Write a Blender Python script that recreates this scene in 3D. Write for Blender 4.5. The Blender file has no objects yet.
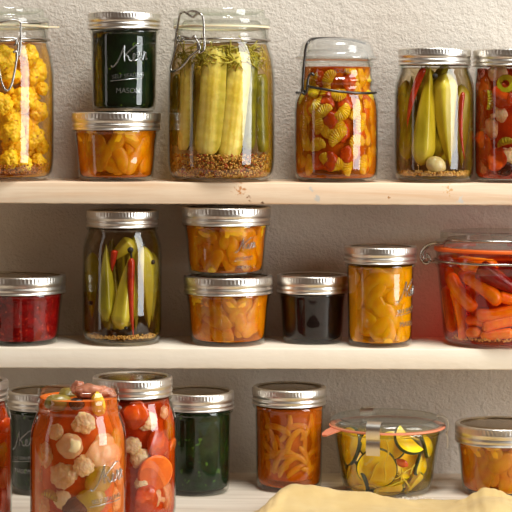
import bpy, bmesh, math, random
from mathutils import Vector, Matrix, noise as mnoise

S = bpy.context.scene
COL = S.collection
rnd = random.Random(7)
PI = math.pi

# ------------------------------------------------------------------ camera, world, lamps, exposure
F, CX, CY, D0, ROLL = 1950.0, 256.0, 115.0, 1.95, 0.0038
cam_d = bpy.data.cameras.new('camera')
cam_d.sensor_width = 36.0
cam_d.lens = F / 512.0 * 36.0
cam_d.shift_y = -(256.0 - CY) / 512.0
cam_d.clip_start = 0.05
cam = bpy.data.objects.new('camera', cam_d)
COL.objects.link(cam)
cam.matrix_world = Matrix.Translation((0, -D0, 0)) @ Matrix.Rotation(PI / 2, 4, 'X') @ Matrix.Rotation(ROLL, 4, 'Z')
S.camera = cam

S.view_settings.view_transform = 'Standard'
S.view_settings.look = 'None'
S.view_settings.gamma = 1.0
S.view_settings.exposure = 0.0
S.cycles.transparent_max_bounces = 48
S.cycles.max_bounces = 12
S.cycles.sample_clamp_indirect = 6.0

world = bpy.data.worlds.new('room_light')
S.world = world
world.use_nodes = True
world.node_tree.nodes['Background'].inputs['Color'].default_value = (1.0, 0.50, 0.22, 1)
world.node_tree.nodes['Background'].inputs['Strength'].default_value = 0.075


def area(name, loc, target, sx, sy, power, color):
    d = bpy.data.lights.new(name, 'AREA')
    d.shape = 'RECTANGLE'
    d.size, d.size_y = sx, sy
    d.energy = power
    d.color = color
    o = bpy.data.objects.new(name, d)
    COL.objects.link(o)
    o.location = loc
    z = (Vector(loc) - Vector(target)).normalized()
    x = Vector((0, 0, 1)).cross(z).normalized()
    y = z.cross(x)
    o.matrix_world = Matrix.Translation(loc) @ Matrix((x, y, z)).transposed().to_4x4()
    return o


area('window_light', (1.55, -1.00, 0.42), (0, 0, -0.10), 0.74, 1.80, 41.0, (0.97, 1.0, 1.0))
area('overhead_fill', (0.25, -0.62, 1.25), (0.0, 0, -0.05), 0.5, 0.4, 24.0, (0.97, 1.0, 0.98))  # added fill from above to brighten the upper wall, no known fixture
area('side_window_light', (-1.3, -0.60, 0.10), (0, 0, -0.1), 0.20, 1.2, 1.2, (1.0, 0.95, 0.90))


# ------------------------------------------------------------------ pixel -> world helpers
def world_pt(px, py, y):
    u, v = px - CX, py - CY
    ul, vl = u + ROLL * v, v - ROLL * u
    d = D0 + y
    return Vector((ul / F * d, y, -vl / F * d))


# ------------------------------------------------------------------ colours and materials
def lin(c):
    def f(v):
        v /= 255.0
        return v / 12.92 if v <= 0.04045 else ((v + 0.055) / 1.055) ** 2.4
    return (f(c[0]), f(c[1]), f(c[2]), 1.0)


def new_mat(name):
    m = bpy.data.materials.new(name)
    m.use_nodes = True
    nt = m.node_tree
    nt.nodes.clear()
    out = nt.nodes.new('ShaderNodeOutputMaterial')
    return m, nt, out


def N(nt, kind, **kw):
    n = nt.nodes.new(kind)
    for k, v in kw.items():
        if k.startswith('in_'):
            n.inputs[int(k[3:])].default_value = v
        else:
            setattr(n, k, v)
    return n


def noise_tex(nt, scale, detail=3.0, rough=0.55, stretch=None, coord='Object', dist=0.0):
    tc = N(nt, 'ShaderNodeTexCoord')
    t = N(nt, 'ShaderNodeTexNoise')
    t.inputs['Scale'].default_value = scale
    t.inputs['Detail'].default_value = detail
    t.inputs['Roughness'].default_value = rough
    t.inputs['Distortion'].default_value = dist
    if stretch:
        mp = N(nt, 'ShaderNodeMapping')
        mp.inputs['Scale'].default_value = stretch
        nt.links.new(tc.outputs[coord], mp.inputs['Vector'])
        nt.links.new(mp.outputs['Vector'], t.inputs['Vector'])
    else:
        nt.links.new(tc.outputs[coord], t.inputs['Vector'])
    return t


def ramp(nt, src, stops):
    r = N(nt, 'ShaderNodeValToRGB')
    els = r.color_ramp.elements
    while len(els) < len(stops):
        els.new(0.5)
    for e, (p, c) in zip(els, stops):
        e.position = p
        e.color = c if len(c) == 4 else lin(c)
    nt.links.new(src, r.inputs['Fac'])
    return r


def food(name, c1, c2, scale=120.0, rough=0.35, sss=0.25, bump=0.0, bscale=None, stretch=None, lo=0.35, hi=0.68, spots=None):
    """a vegetable or fruit surface: two colours mottled by noise"""
    m, nt, out = new_mat(name)
    p = N(nt, 'ShaderNodeBsdfPrincipled')
    t = noise_tex(nt, scale, 4, 0.6, stretch)
    r = ramp(nt, t.outputs['Fac'], [(lo, c1), (hi, c2)])
    col = r.outputs['Color']
    if spots:
        t2 = noise_tex(nt, spots[1], 2, 0.5)
        r2 = ramp(nt, t2.outputs['Fac'], [(spots[2], (0, 0, 0, 1)), (spots[2] + 0.06, (1, 1, 1, 1))])
        mx = N(nt, 'ShaderNodeMix', data_type='RGBA')
        nt.links.new(r2.outputs['Color'], mx.inputs[0])
        nt.links.new(col, mx.inputs[6])
        mx.inputs[7].default_value = lin(spots[0])
        col = mx.outputs[2]
    nt.links.new(col, p.inputs['Base Color'])
    p.inputs['Roughness'].default_value = rough
    p.inputs['Subsurface Weight'].default_value = sss
    p.inputs['Subsurface Radius'].default_value = (1.0, 0.6, 0.25)
    p.inputs['Subsurface Scale'].default_value = 0.004
    if bump:
        tb = noise_tex(nt, bscale or scale * 2, 3, 0.6, stretch)
        b = N(nt, 'ShaderNodeBump')
        b.inputs['Strength'].default_value = bump
        b.inputs['Distance'].default_value = 0.001
        nt.links.new(tb.outputs['Fac'], b.inputs['Height'])
        nt.links.new(b.outputs['Normal'], p.inputs['Normal'])
    nt.links.new(p.outputs[0], out.inputs['Surface'])
    return m


def glass_mat(name, center=(0.975, 0.98, 0.975), edge=(0.62, 0.66, 0.60), rough=0.03, wav=0.12, gain=1.0, haze=0.0):
    """clear container glass: what lies behind is seen straight through, the surface mirrors by Fresnel"""
    m, nt, out = new_mat(name)
    geo = N(nt, 'ShaderNodeNewGeometry')
    t = noise_tex(nt, 45, 2, 0.5, (1, 1, 0.45))
    b = N(nt, 'ShaderNodeBump')
    b.inputs['Strength'].default_value = wav
    b.inputs['Distance'].default_value = 0.002
    nt.links.new(t.outputs['Fac'], b.inputs['Height'])
    fr = N(nt, 'ShaderNodeFresnel')
    fr.inputs['IOR'].default_value = 1.52
    inv = N(nt, 'ShaderNodeMath', operation='MULTIPLY_ADD')
    nt.links.new(geo.outputs['Backfacing'], inv.inputs[0])
    inv.inputs[1].default_value = -gain
    inv.inputs[2].default_value = gain
    mul = N(nt, 'ShaderNodeMath', operation='MULTIPLY', use_clamp=True)
    nt.links.new(fr.outputs[0], mul.inputs[0])
    nt.links.new(inv.outputs[0], mul.inputs[1])
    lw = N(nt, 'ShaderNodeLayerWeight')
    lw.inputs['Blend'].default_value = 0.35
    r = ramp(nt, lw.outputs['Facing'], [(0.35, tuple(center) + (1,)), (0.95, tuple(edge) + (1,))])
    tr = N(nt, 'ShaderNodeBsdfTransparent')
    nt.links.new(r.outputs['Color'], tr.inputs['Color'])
    gl = N(nt, 'ShaderNodeBsdfGlossy')
    gl.inputs['Roughness'].default_value = rough
    nt.links.new(b.outputs['Normal'], gl.inputs['Normal'])
    mx = N(nt, 'ShaderNodeMixShader')
    nt.links.new(mul.outputs[0], mx.inputs[0])
    body = tr
    if haze:  # white diffuse share stands in for light reflected within the glass
        df = N(nt, 'ShaderNodeBsdfDiffuse')
        df.inputs['Color'].default_value = (0.85, 0.84, 0.80, 1)
        body = N(nt, 'ShaderNodeMixShader')
        body.inputs[0].default_value = haze
        nt.links.new(tr.outputs[0], body.inputs[1])
        nt.links.new(df.outputs[0], body.inputs[2])
    nt.links.new(body.outputs[0], mx.inputs[1])
    nt.links.new(gl.outputs[0], mx.inputs[2])
    nt.links.new(mx.outputs[0], out.inputs['Surface'])
    return m


def brine_mat(name, color, density, haze=0.05, edge_tone=None, cloud_or_edge=None, lo=0.30):
    """coloured liquid: absorbs along the way through it; suspended matter scatters a share of the light,
    more where one looks along the surface and so through more of it"""
    m, nt, out = new_mat(name)
    tr = N(nt, 'ShaderNodeBsdfTransparent')
    df = N(nt, 'ShaderNodeBsdfDiffuse')
    df.inputs['Color'].default_value = lin(cloud_or_edge or color)
    mx = N(nt, 'ShaderNodeMixShader')
    mx.inputs[0].default_value = haze
    if edge_tone is not None:  # in clear brines this paints the dark rim that refraction would give
        lw = N(nt, 'ShaderNodeLayerWeight')
        lw.inputs['Blend'].default_value = 0.5
        t = noise_tex(nt, 70, 3, 0.6)
        ad = N(nt, 'ShaderNodeMath', operation='MULTIPLY_ADD')
        nt.links.new(t.outputs['Fac'], ad.inputs[0])
        ad.inputs[1].default_value = 0.5
        nt.links.new(lw.outputs['Facing'], ad.inputs[2])
        r = ramp(nt, ad.outputs[0], [(lo, (haze,) * 3 + (1,)), (1.0, (edge_tone,) * 3 + (1,))])
        nt.links.new(r.outputs['Color'], mx.inputs[0])
    nt.links.new(tr.outputs[0], mx.inputs[1])
    nt.links.new(df.outputs[0], mx.inputs[2])
    va = N(nt, 'ShaderNodeVolumeAbsorption')
    va.inputs['Color'].default_value = lin(color)
    va.inputs['Density'].default_value = density
    nt.links.new(mx.outputs[0], out.inputs['Surface'])
    nt.links.new(va.outputs[0], out.inputs['Volume'])
    return m


def turbid_mat(name, c1, c2, tint, lo=0.35, hi=0.7, opac=(0.5, 0.95), scale=55.0, sss=0.5, stretch=None, specks=None):
    """cloudy liquid, pulp or jelly that scatters light close to its surface"""
    m, nt, out = new_mat(name)
    p = N(nt, 'ShaderNodeBsdfPrincipled')
    t = noise_tex(nt, scale, 4, 0.6, stretch, dist=0.4)
    r = ramp(nt, t.outputs['Fac'], [(lo, c1), (hi, c2)])
    col = r.outputs['Color']
    if specks:
        t3 = noise_tex(nt, specks[1], 1, 0.5)
        r3 = ramp(nt, t3.outputs['Fac'], [(specks[2], (0, 0, 0, 1)), (specks[2] + 0.05, (1, 1, 1, 1))])
        mx = N(nt, 'ShaderNodeMix', data_type='RGBA')
        nt.links.new(r3.outputs['Color'], mx.inputs[0])
        nt.links.new(col, mx.inputs[6])
        mx.inputs[7].default_value = lin(specks[0])
        col = mx.outputs[2]
    nt.links.new(col, p.inputs['Base Color'])
    p.inputs['Roughness'].default_value = 0.6
    p.inputs['Specular IOR Level'].default_value = 0.1
    p.inputs['Subsurface Weight'].default_value = sss
    p.inputs['Subsurface Radius'].default_value = (1.0, 0.5, 0.15)
    p.inputs['Subsurface Scale'].default_value = 0.008
    nt.links.new(p.outputs[0], out.inputs['Surface'])
    return m


def metal(name, c, rough, bumpy=0.0, aniso=0.0):
    m, nt, out = new_mat(name)
    p = N(nt, 'ShaderNodeBsdfPrincipled')
    p.inputs['Metallic'].default_value = 1.0
    t = noise_tex(nt, 60, 3, 0.6)
    a = tuple(v * 0.86 for v in lin(c)[:3]) + (1,)
    r = ramp(nt, t.outputs['Fac'], [(0.3, a), (0.7, lin(c))])
    nt.links.new(r.outputs['Color'], p.inputs['Base Color'])
    p.inputs['Roughness'].default_value = rough
    if bumpy:
        b = N(nt, 'ShaderNodeBump')
        b.inputs['Strength'].default_value = bumpy
        b.inputs['Distance'].default_value = 0.0005
        nt.links.new(t.outputs['Fac'], b.inputs['Height'])
        nt.links.new(b.outputs['Normal'], p.inputs['Normal'])
    nt.links.new(p.outputs[0], out.inputs['Surface'])
    return m


def plain(name, c, rough=0.5, sss=0.0):
    m, nt, out = new_mat(name)
    p = N(nt, 'ShaderNodeBsdfPrincipled')
    p.inputs['Base Color'].default_value = lin(c)
    p.inputs['Roughness'].default_value = rough
    p.inputs['Subsurface Weight'].default_value = sss
    p.inputs['Subsurface Scale'].default_value = 0.004
    nt.links.new(p.outputs[0], out.inputs['Surface'])
    return m


def plaster_mat():
    m, nt, out = new_mat('rough_plaster')
    p = N(nt, 'ShaderNodeBsdfPrincipled')
    t = noise_tex(nt, 9, 5, 0.6)
    r = ramp(nt, t.outputs['Fac'], [(0.3, (194, 182, 168)), (0.7, (205, 195, 182))])
    nt.links.new(r.outputs['Color'], p.inputs['Base Color'])
    p.inputs['Roughness'].default_value = 0.85
    p.inputs['Specular IOR Level'].default_value = 0.25
    t1 = noise_tex(nt, 330, 4, 0.6)
    t2 = noise_tex(nt, 110, 3, 0.5)
    ad = N(nt, 'ShaderNodeMath', operation='MULTIPLY_ADD')
    nt.links.new(t2.outputs['Fac'], ad.inputs[0])
    ad.inputs[1].default_value = 1.2
    nt.links.new(t1.outputs['Fac'], ad.inputs[2])
    b = N(nt, 'ShaderNodeBump')
    b.inputs['Strength'].default_value = 0.75
    b.inputs['Distance'].default_value = 0.0017
    nt.links.new(ad.outputs[0], b.inputs['Height'])
    nt.links.new(b.outputs['Normal'], p.inputs['Normal'])
    nt.links.new(p.outputs[0], out.inputs['Surface'])
    return m


def wood_mat(name, light, dark, grain=0.5, knots=(), paint=False):
    m, nt, out = new_mat(name)
    p = N(nt, 'ShaderNodeBsdfPrincipled')
    g = noise_tex(nt, 20, 6, 0.62, (0.22, 4, 4), dist=0.6)
    r = ramp(nt, g.outputs['Fac'], [(0.5 - 0.28 * (1.1 - grain), light), (0.5 + 0.35 * (1.3 - grain), dark)])
    col = r.outputs['Color']
    tc = N(nt, 'ShaderNodeTexCoord')
    for (kx, kz, rad, kc, sc, th) in knots:
        vd = N(nt, 'ShaderNodeVectorMath', operation='DISTANCE')
        cmb = N(nt, 'ShaderNodeMapping')
        cmb.inputs['Scale'].default_value = (1, 0, 1)
        nt.links.new(tc.outputs['Object'], cmb.inputs['Vector'])
        nt.links.new(cmb.outputs['Vector'], vd.inputs[0])
        vd.inputs[1].default_value = (kx, 0, kz)
        near = N(nt, 'ShaderNodeMapRange')
        near.inputs['From Min'].default_value = 0.0
        near.inputs['From Max'].default_value = rad
        near.inputs['To Min'].default_value = 1.0
        near.inputs['To Max'].default_value = 0.0
        nt.links.new(vd.outputs['Value'], near.inputs['Value'])
        nn = noise_tex(nt, sc, 3, 0.6, (0.8, 1, 1))
        mu = N(nt, 'ShaderNodeMath', operation='MULTIPLY')
        nt.links.new(near.outputs[0], mu.inputs[0])
        nt.links.new(nn.outputs['Fac'], mu.inputs[1])
        rr = ramp(nt, mu.outputs[0], [(th, (0, 0, 0, 1)), (th + 0.06, (1, 1, 1, 1))])
        mx = N(nt, 'ShaderNodeMix', data_type='RGBA')
        nt.links.new(rr.outputs['Color'], mx.inputs[0])
        nt.links.new(col, mx.inputs[6])
        mx.inputs[7].default_value = lin(kc)
        col = mx.outputs[2]
    nt.links.new(col, p.inputs['Base Color'])
    p.inputs['Roughness'].default_value = 0.55 if paint else 0.65
    p.inputs['Specular IOR Level'].default_value = 0.35
    tb = noise_tex(nt, 150 if paint else 90, 4, 0.6, (0.5, 1, 1) if paint else (0.12, 2, 2))
    b = N(nt, 'ShaderNodeBump')
    b.inputs['Strength'].default_value = 0.35
    b.inputs['Distance'].default_value = 0.001
    nt.links.new(tb.outputs['Fac'], b.inputs['Height'])
    nt.links.new(b.outputs['Normal'], p.inputs['Normal'])
    nt.links.new(p.outputs[0], out.inputs['Surface'])
    return m


# ------------------------------------------------------------------ object helpers
def link_mesh(name, me, mats, parent=None, mw=None, sharp=40):
    for mt in (mats if isinstance(mats, (list, tuple)) else [mats]):
        if mt.name not in [x.name for x in me.materials if x]:
            me.materials.append(mt)
    o = bpy.data.objects.new(name, me)
    COL.objects.link(o)
    if parent is not None:
        o.parent = parent
    if mw is not None:
        o.matrix_local = mw
    return o


def to_mesh(name, bm, sharp=40.0):
    bmesh.ops.recalc_face_normals(bm, faces=bm.faces[:])
    me = bpy.data.meshes.new(name)
    bm.to_mesh(me)
    bm.free()
    me.polygons.foreach_set('use_smooth', [True] * len(me.polygons))
    if sharp:
        me.set_sharp_from_angle(angle=math.radians(sharp))
    return me


def tag(o, label, cat, group=None, kind=None):
    o['label'] = label
    o['category'] = cat
    if group:
        o['group'] = group
    if kind:
        o['kind'] = kind
    return o


def empty(name, loc):
    o = bpy.data.objects.new(name, None)
    COL.objects.link(o)
    o.location = loc
    o.empty_display_size = 0.02
    return o


def lathe(bm, prof, segs=72, rmod=None, closed=False, mat=0):
    rings = []
    for i, (r, z) in enumerate(prof):
        if r < 1e-7:
            rings.append([bm.verts.new((0, 0, z))])
        else:
            ring = []
            for k in range(segs):
                a = 2 * PI * k / segs
                rr = r + (rmod(i, k) if rmod else 0.0)
                ring.append(bm.verts.new((rr * math.sin(a), -rr * math.cos(a), z)))
            rings.append(ring)
    pairs = list(zip(rings, rings[1:]))
    if closed:
        pairs.append((rings[-1], rings[0]))
    for A, B in pairs:
        for k in range(segs):
            k2 = (k + 1) % segs
            if len(A) == 1 and len(B) == 1:
                continue
            if len(A) == 1:
                f = bm.faces.new((A[0], B[k2], B[k]))
            elif len(B) == 1:
                f = bm.faces.new((A[k], A[k2], B[0]))
            else:
                f = bm.faces.new((A[k], A[k2], B[k2], B[k]))
            f.material_index = mat
    return bm


def catmull(pts, n=6):
    P = [Vector(p) for p in pts]
    out = []
    for i in range(len(P) - 1):
        p0, p1, p2, p3 = P[max(i - 1, 0)], P[i], P[i + 1], P[min(i + 2, len(P) - 1)]
        for k in range(n):
            t = k / n
            out.append(0.5 * ((2 * p1) + (p2 - p0) * t + (2 * p0 - 5 * p1 + 4 * p2 - p3) * t * t + (3 * p1 - p0 - 3 * p2 + p3) * t ** 3))
    out.append(P[-1])
    return out


def tube(bm, pts, r, segs=8, closed=False, taper=None):
    P = [Vector(p) for p in pts]
    n = len(P)
    T = []
    for i in range(n):
        a = P[(i - 1) % n] if closed or i > 0 else P[i]
        b = P[(i + 1) % n] if closed or i < n - 1 else P[i]
        T.append((b - a).normalized())
    up = Vector((0, 0, 1)) if abs(T[0].z) < 0.9 else Vector((1, 0, 0))
    nrm = T[0].cross(up).normalized()
    rings = []
    for i in range(n):
        nrm = (nrm - T[i] * nrm.dot(T[i])).normalized()
        bi = T[i].cross(nrm)
        rr = r * (taper(i / (n - 1)) if taper else 1.0)
        rings.append([bm.verts.new(P[i] + (nrm * math.cos(2 * PI * k / segs) + bi * math.sin(2 * PI * k / segs)) * rr) for k in range(segs)])
    pairs = list(zip(rings, rings[1:]))
    if closed:
        pairs.append((rings[-1], rings[0]))
    for A, B in pairs:
        for k in range(segs):
            bm.faces.new((A[k], A[(k + 1) % segs], B[(k + 1) % segs], B[k]))
    if not closed:
        bm.faces.new(rings[0][::-1])
        bm.faces.new(rings[-1])
    return bm


def loft(prof, L, segs=24, mod=None, bend=0.0, twist=0.0):
    """a body of revolution along +z with a cross-section that may be ribbed, bent sideways"""
    bm = bmesh.new()
    rings = []
    for (t, r) in prof:
        off = bend * 4 * t * (1 - t) * L
        if r < 1e-7:
            rings.append([bm.verts.new((off, 0, t * L))])
        else:
            rings.append([bm.verts.new((off + r * (mod(a + twist * t, t) if mod else 1) * math.cos(a), r * (mod(a + twist * t, t) if mod else 1) * math.sin(a), t * L))
                          for a in [2 * PI * k / segs for k in range(segs)]])
    for A, B in zip(rings, rings[1:]):
        for k in range(segs):
            k2 = (k + 1) % segs
            if len(A) == 1:
                bm.faces.new((A[0], B[k], B[k2]))
            elif len(B) == 1:
                bm.faces.new((A[k], A[k2], B[0]))
            else:
                bm.faces.new((A[k], A[k2], B[k2], B[k]))
    return bm


def smooth_prof(keys, n=16):
    """interpolate (t, r) keys smoothly"""
    pts = catmull([(t, r, 0) for t, r in keys], n // (len(keys) - 1) + 2)
    return [(min(max(p.x, 0), 1), max(p.y, 0)) for p in pts]


def align(z, toward=None):
    """rotation with local z along z, local -y as near as can be to 'toward'"""
    z = Vector(z).normalized()
    f = Vector(toward or (0, -1, 0)).normalized()
    y = -(f - z * f.dot(z))
    if y.length < 1e-4:
        y = Vector((1, 0, 0))
    y.normalize()
    x = y.cross(z)
    return Matrix((x, y, z)).transposed().to_4x4()


def rand_rot(r):
    return Matrix.Rotation(r.uniform(0, 6.28), 4, 'Z') @ Matrix.Rotation(r.uniform(0, 3.14), 4, 'X') @ Matrix.Rotation(r.uniform(0, 6.28), 4, 'Y')


# ------------------------------------------------------------------ the materials
M = {}
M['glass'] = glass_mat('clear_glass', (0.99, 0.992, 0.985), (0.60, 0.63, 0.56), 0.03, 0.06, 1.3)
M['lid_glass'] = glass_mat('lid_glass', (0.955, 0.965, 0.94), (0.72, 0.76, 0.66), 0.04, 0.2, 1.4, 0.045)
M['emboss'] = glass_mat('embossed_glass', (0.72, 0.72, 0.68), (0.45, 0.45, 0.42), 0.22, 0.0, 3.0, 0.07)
M['silver'] = metal('tinned_steel', (232, 226, 216), 0.33, 0.05)
M['disc'] = metal('lacquered_steel', (178, 160, 132), 0.22, 0.0)
M['wire'] = metal('bright_wire', (186, 180, 172), 0.25)
M['dark_wire'] = metal('dark_wire', (92, 88, 84), 0.35)
M['pale_rubber'] = plain('pale_rubber', (226, 212, 176), 0.5, 0.2)
M['orange_rubber'] = plain('orange_rubber', (226, 96, 18), 0.45, 0.2)
M['pink_rubber'] = plain('pink_rubber', (226, 138, 104), 0.5, 0.2)
M['plaster'] = plaster_mat()

# ------------------------------------------------------------------ structure: wall, shelf boards
WALL_Y = 0.055
FRONT_Y = -0.047
Z1, Z1B = -0.0660, -0.0872
Z2, Z2B = -0.2276, -0.2479
Z3 = -0.3678

bm = bmesh.new()
nx, nz = 90, 60
X0, X1, ZA, ZB = -0.75, 0.75, -0.45, 0.55
vs = [[bm.verts.new((X0 + (X1 - X0) * i / nx, WALL_Y, ZA + (ZB - ZA) * k / nz)) for i in range(nx + 1)] for k in range(nz + 1)]
bk = [bm.verts.new((x, WALL_Y + 0.1, z)) for x, z in ((X0, ZA), (X1, ZA), (X1, ZB), (X0, ZB))]
for k in range(nz):
    for i in range(nx):
        bm.faces.new((vs[k][i], vs[k][i + 1], vs[k + 1][i + 1], vs[k + 1][i]))
bm.faces.new((bk[0], bk[3], bk[2], bk[1]))
bm.faces.new([vs[0][i] for i in range(nx, -1, -1)] + [bk[0], bk[1]])
bm.faces.new([vs[nz][i] for i in range(nx + 1)] + [bk[2], bk[3]])
bm.faces.new([vs[k][0] for k in range(nz + 1)] + [bk[3], bk[0]])
bm.faces.new([vs[k][nx] for k in range(nz, -1, -1)] + [bk[1], bk[2]])
wall = link_mesh('wall_back', to_mesh('wall_back', bm), M['plaster'])
wall['kind'] = 'structure'


def board(name, x0, x1, y0, y1, z0, z1, mat, wear=0.0004, bev=0.0012):
    """a plank whose long edges are eased and slightly worn; origin at its middle"""
    bm = bmesh.new()
    n = 240
    cx, cy, cz = (x0 + x1) / 2, (y0 + y1) / 2, (z0 + z1) / 2
    hy, hz = (y1 - y0) / 2, (z1 - z0) / 2
    sec = [(-hy, -hz + bev), (-hy + bev * 0.3, -hz + bev * 0.3), (-hy + bev, -hz), (hy, -hz), (hy, hz), (-hy + bev, hz), (-hy + bev * 0.3, hz - bev * 0.3), (-hy, hz - bev)]
    rings = []
    for i in range(n + 1):
        x = x0 + (x1 - x0) * i / n - cx
        ring = []
        for j, (y, z) in enumerate(sec):
            k = wear if j in (0, 1, 2, 5, 6, 7) else 0
            w = Vector((x * 70, j // 4 * 9.0, 3.7))
            ring.append(bm.verts.new((x, y + abs(mnoise.noise(w)) * k * 1.2, z - (mnoise.noise(w + Vector((0, 5, 0))) * k if j != 5 else 0))))
        rings.append(ring)
    m = len(sec)
    for A, B in zip(rings, rings[1:]):
        for k in range(m):
            bm.faces.new((A[k], A[(k + 1) % m], B[(k + 1) % m], B[k]))
    bm.faces.new(rings[0][::-1])
    bm.faces.new(rings[-1])
    return link_mesh(name, to_mesh(name, bm, 50), mat, None, Matrix.Translation((cx, cy, cz)))


zc1 = (Z1 + Z1B) / 2
w1 = wood_mat('raw_pine', (230, 208, 180), (212, 172, 134), 0.62, knots=[
    (-0.016, 0.004, 0.026, (190, 130, 80), 520, 0.42), (-0.006, -0.005, 0.016, (150, 104, 70), 600, 0.46),
    (0.0065, -0.009, 0.008, (110, 76, 54), 350, 0.40), (0.054, 0.004, 0.008, (196, 184, 170), 160, 0.34), (0.060, -0.005, 0.010, (196, 186, 174), 160, 0.34),
    (0.188, 0.003, 0.022, (206, 160, 110), 520, 0.42), (0.2, -0.004, 0.016, (206, 196, 184), 200, 0.38), (0.13, -0.004, 0.004, (170, 120, 70), 300, 0.3)])
s1 = board('shelf_board', -0.62, 0.62, FRONT_Y, WALL_Y, Z1B, Z1, w1)
tag(s1, 'upper shelf board of raw pale pine with a wormy knot, fixed to the plaster wall', 'shelf')
w2 = wood_mat('whitewashed_wood', (232, 220, 202), (226, 209, 184), 0.3, paint=True)
s2 = board('shelf_board', -0.62, 0.62, FRONT_Y, WALL_Y, Z2B, Z2, w2)
tag(s2, 'middle shelf board painted creamy white, fixed to the plaster wall below the raw pine one', 'shelf')
w3 = wood_mat('worn_white_paint', (226, 212, 194), (188, 168, 146), 0.5, paint=True)
s3 = board('shelf_board', -0.75, 0.75, -0.62, WALL_Y, Z3 - 0.025, Z3, w3)
tag(s3, 'deep lowest board in worn white paint that carries the cloth and bottom jars', 'shelf')


# ------------------------------------------------------------------ jars: profiles in millimetres (radius, height)
PROF = {
    'pint': [(0, 1.5), (24, 1.2), (29, 0), (33, 0.6), (36.5, 3.5), (38.6, 8), (39.4, 15), (39.6, 30), (39.6, 88), (39, 96), (37.4, 103), (35.3, 108.5), (34, 111.5),
             (34.2, 112.6), (35.6, 113.4), (35.8, 114.4), (34.6, 115.4), (33.4, 116.2), (33.2, 119), (34.2, 120), (34.2, 121), (33.2, 122), (33.2, 125.5), (34.1, 126.5), (33.2, 127.7), (33.2, 130), (32.2, 131)],
    'half': [(0, 1.5), (22, 1.2), (26.5, 0), (29.4, 0.7), (31, 3.5), (31.6, 8), (32, 30), (32.6, 60), (33, 72), (33, 76.5), (33.6, 77.6), (35, 78.6), (35, 80), (33.8, 81.2),
             (33.2, 82.5), (33.2, 85), (34, 86), (33.2, 87.2), (33.2, 92), (34, 93), (33.2, 94.2), (33.2, 96), (32.2, 97)],
    'squat': [(0, 1.5), (26, 1.2), (31, 0), (34.6, 0.7), (36.4, 3), (37.2, 7), (38.2, 20), (39.6, 36), (41, 44.5), (41.2, 47), (41.8, 48.2), (43, 49), (43, 50.2), (41.8, 51.2), (41.2, 52.5),
              (41.2, 55), (42, 56), (41.2, 57.2), (41.2, 61), (42, 62), (41.2, 63), (41.2, 65.5), (40.2, 66.5)],
    'wide': [(0, 1.5), (30, 1.2), (35, 0), (38.4, 1), (40.4, 4), (41.2, 10), (41.6, 30), (41.6, 100), (41.3, 107), (40.6, 112), (40.4, 113.2), (42, 114), (42, 115.4), (40.8, 116.5), (40.4, 118), (40.4, 121), (41.2, 122), (40.4, 123), (40.4, 129), (39.4, 130)],
    'clamp': [(0, 3), (36, 2.2), (41, 0), (45, 0.8), (49, 4), (51.8, 10), (53, 18), (53.3, 30), (53.3, 100), (53, 108), (51.8, 118), (49.8, 128), (47.6, 135), (46.4, 138), (46.2, 139.2),
              (48.2, 140.2), (48.2, 142), (46.8, 143), (46.6, 149), (47.6, 150.2), (47.2, 151.5), (45.0, 151.8)],
    'bail': [(0, 2.5), (28, 2), (33, 0), (37, 1), (40, 4.5), (41.2, 10), (41.6, 20), (41.7, 70), (41.2, 78), (39.6, 85), (36.8, 90.5), (35.4, 93), (35.2, 95), (36.6, 96), (36.8, 97.8), (37.6, 99.5), (37.6, 101), (36.4, 102.2), (35.6, 103.4),
             (35.3, 106), (35.3, 115), (36.6, 116.4), (36.8, 118.2), (35.6, 119.2), (33.6, 119.6)],
    'terrine': [(0, 3), (40, 2.2), (46, 0), (50, 1), (53, 4.5), (54.8, 10), (57, 34), (59.4, 60), (60.6, 72), (61.0, 76), (62.8, 77.6), (63.2, 80), (62.4, 82), (62, 86), (62.4, 90), (62.8, 92.4), (61, 93.4)],
    'tulip': [(0, 2.5), (32, 2), (37, 0), (40.5, 1), (43, 5), (44.4, 10), (47.4, 26), (50.6, 46), (52.2, 55), (53.6, 57.4), (55.6, 59.2), (56.2, 61), (55.6, 62.4), (53.4, 63)],
}
WALL_T = {'pint': 0.9, 'half': 0.9, 'squat': 0.9, 'wide': 0.9, 'clamp': 1.1, 'bail': 1.0, 'terrine': 1.1, 'tulip': 1.1}
PROF['small'] = [(r * 0.81, z) for r, z in PROF['squat']]
WALL_T['small'] = 0.9
for k in PROF:
    PROF[k] = [(r / 1000, z / 1000) for r, z in PROF[k]]


def inner_r(kind, z):
    pr, t = PROF[kind], WALL_T[kind] / 1000
    best = 1.0
    prev = None
    for (r, zz) in pr[3:]:
        if prev and prev[1] <= z <= zz and zz > prev[1]:
            f = (z - prev[1]) / (zz - prev[1])
            return prev[0] + (r - prev[0]) * f - t
        prev = (r, zz)
    return pr[-1][0] - t if z > 0.02 else pr[4][0] - t


def inner_prof(kind, ztop, gap=0.0, zbot=None, simple=True):
    """inner cavity profile from the axis at the bottom up to ztop"""
    t = WALL_T[kind] / 1000
    zb = (zbot if zbot is not None else 0.0036) + gap
    pr = PROF[kind]
    zs = [zb + d for d in (0.0, 0.0008, 0.0025, 0.006, 0.011)]
    z = zb + 0.018
    while z < ztop - 0.004:
        zs.append(z)
        z += 0.006
    zs.append(ztop)
    out = [(0.0, zb)]
    drop = [0.0062, 0.0035, 0.0013, 0.0004, 0.0]
    for i, zz in enumerate(zs):
        r = inner_r(kind, max(zz, 0.008))
        if 'z' and zz > 0.03:   # no screw thread on the inside: take the smallest radius near this height
            r = min(r, inner_r(kind, zz - 0.003), inner_r(kind, min(zz + 0.003, pr[-1][1])))
        if i < 5:
            r -= drop[i]
        out.append((r - gap, zz))
    return out


MESH = {}


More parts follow.
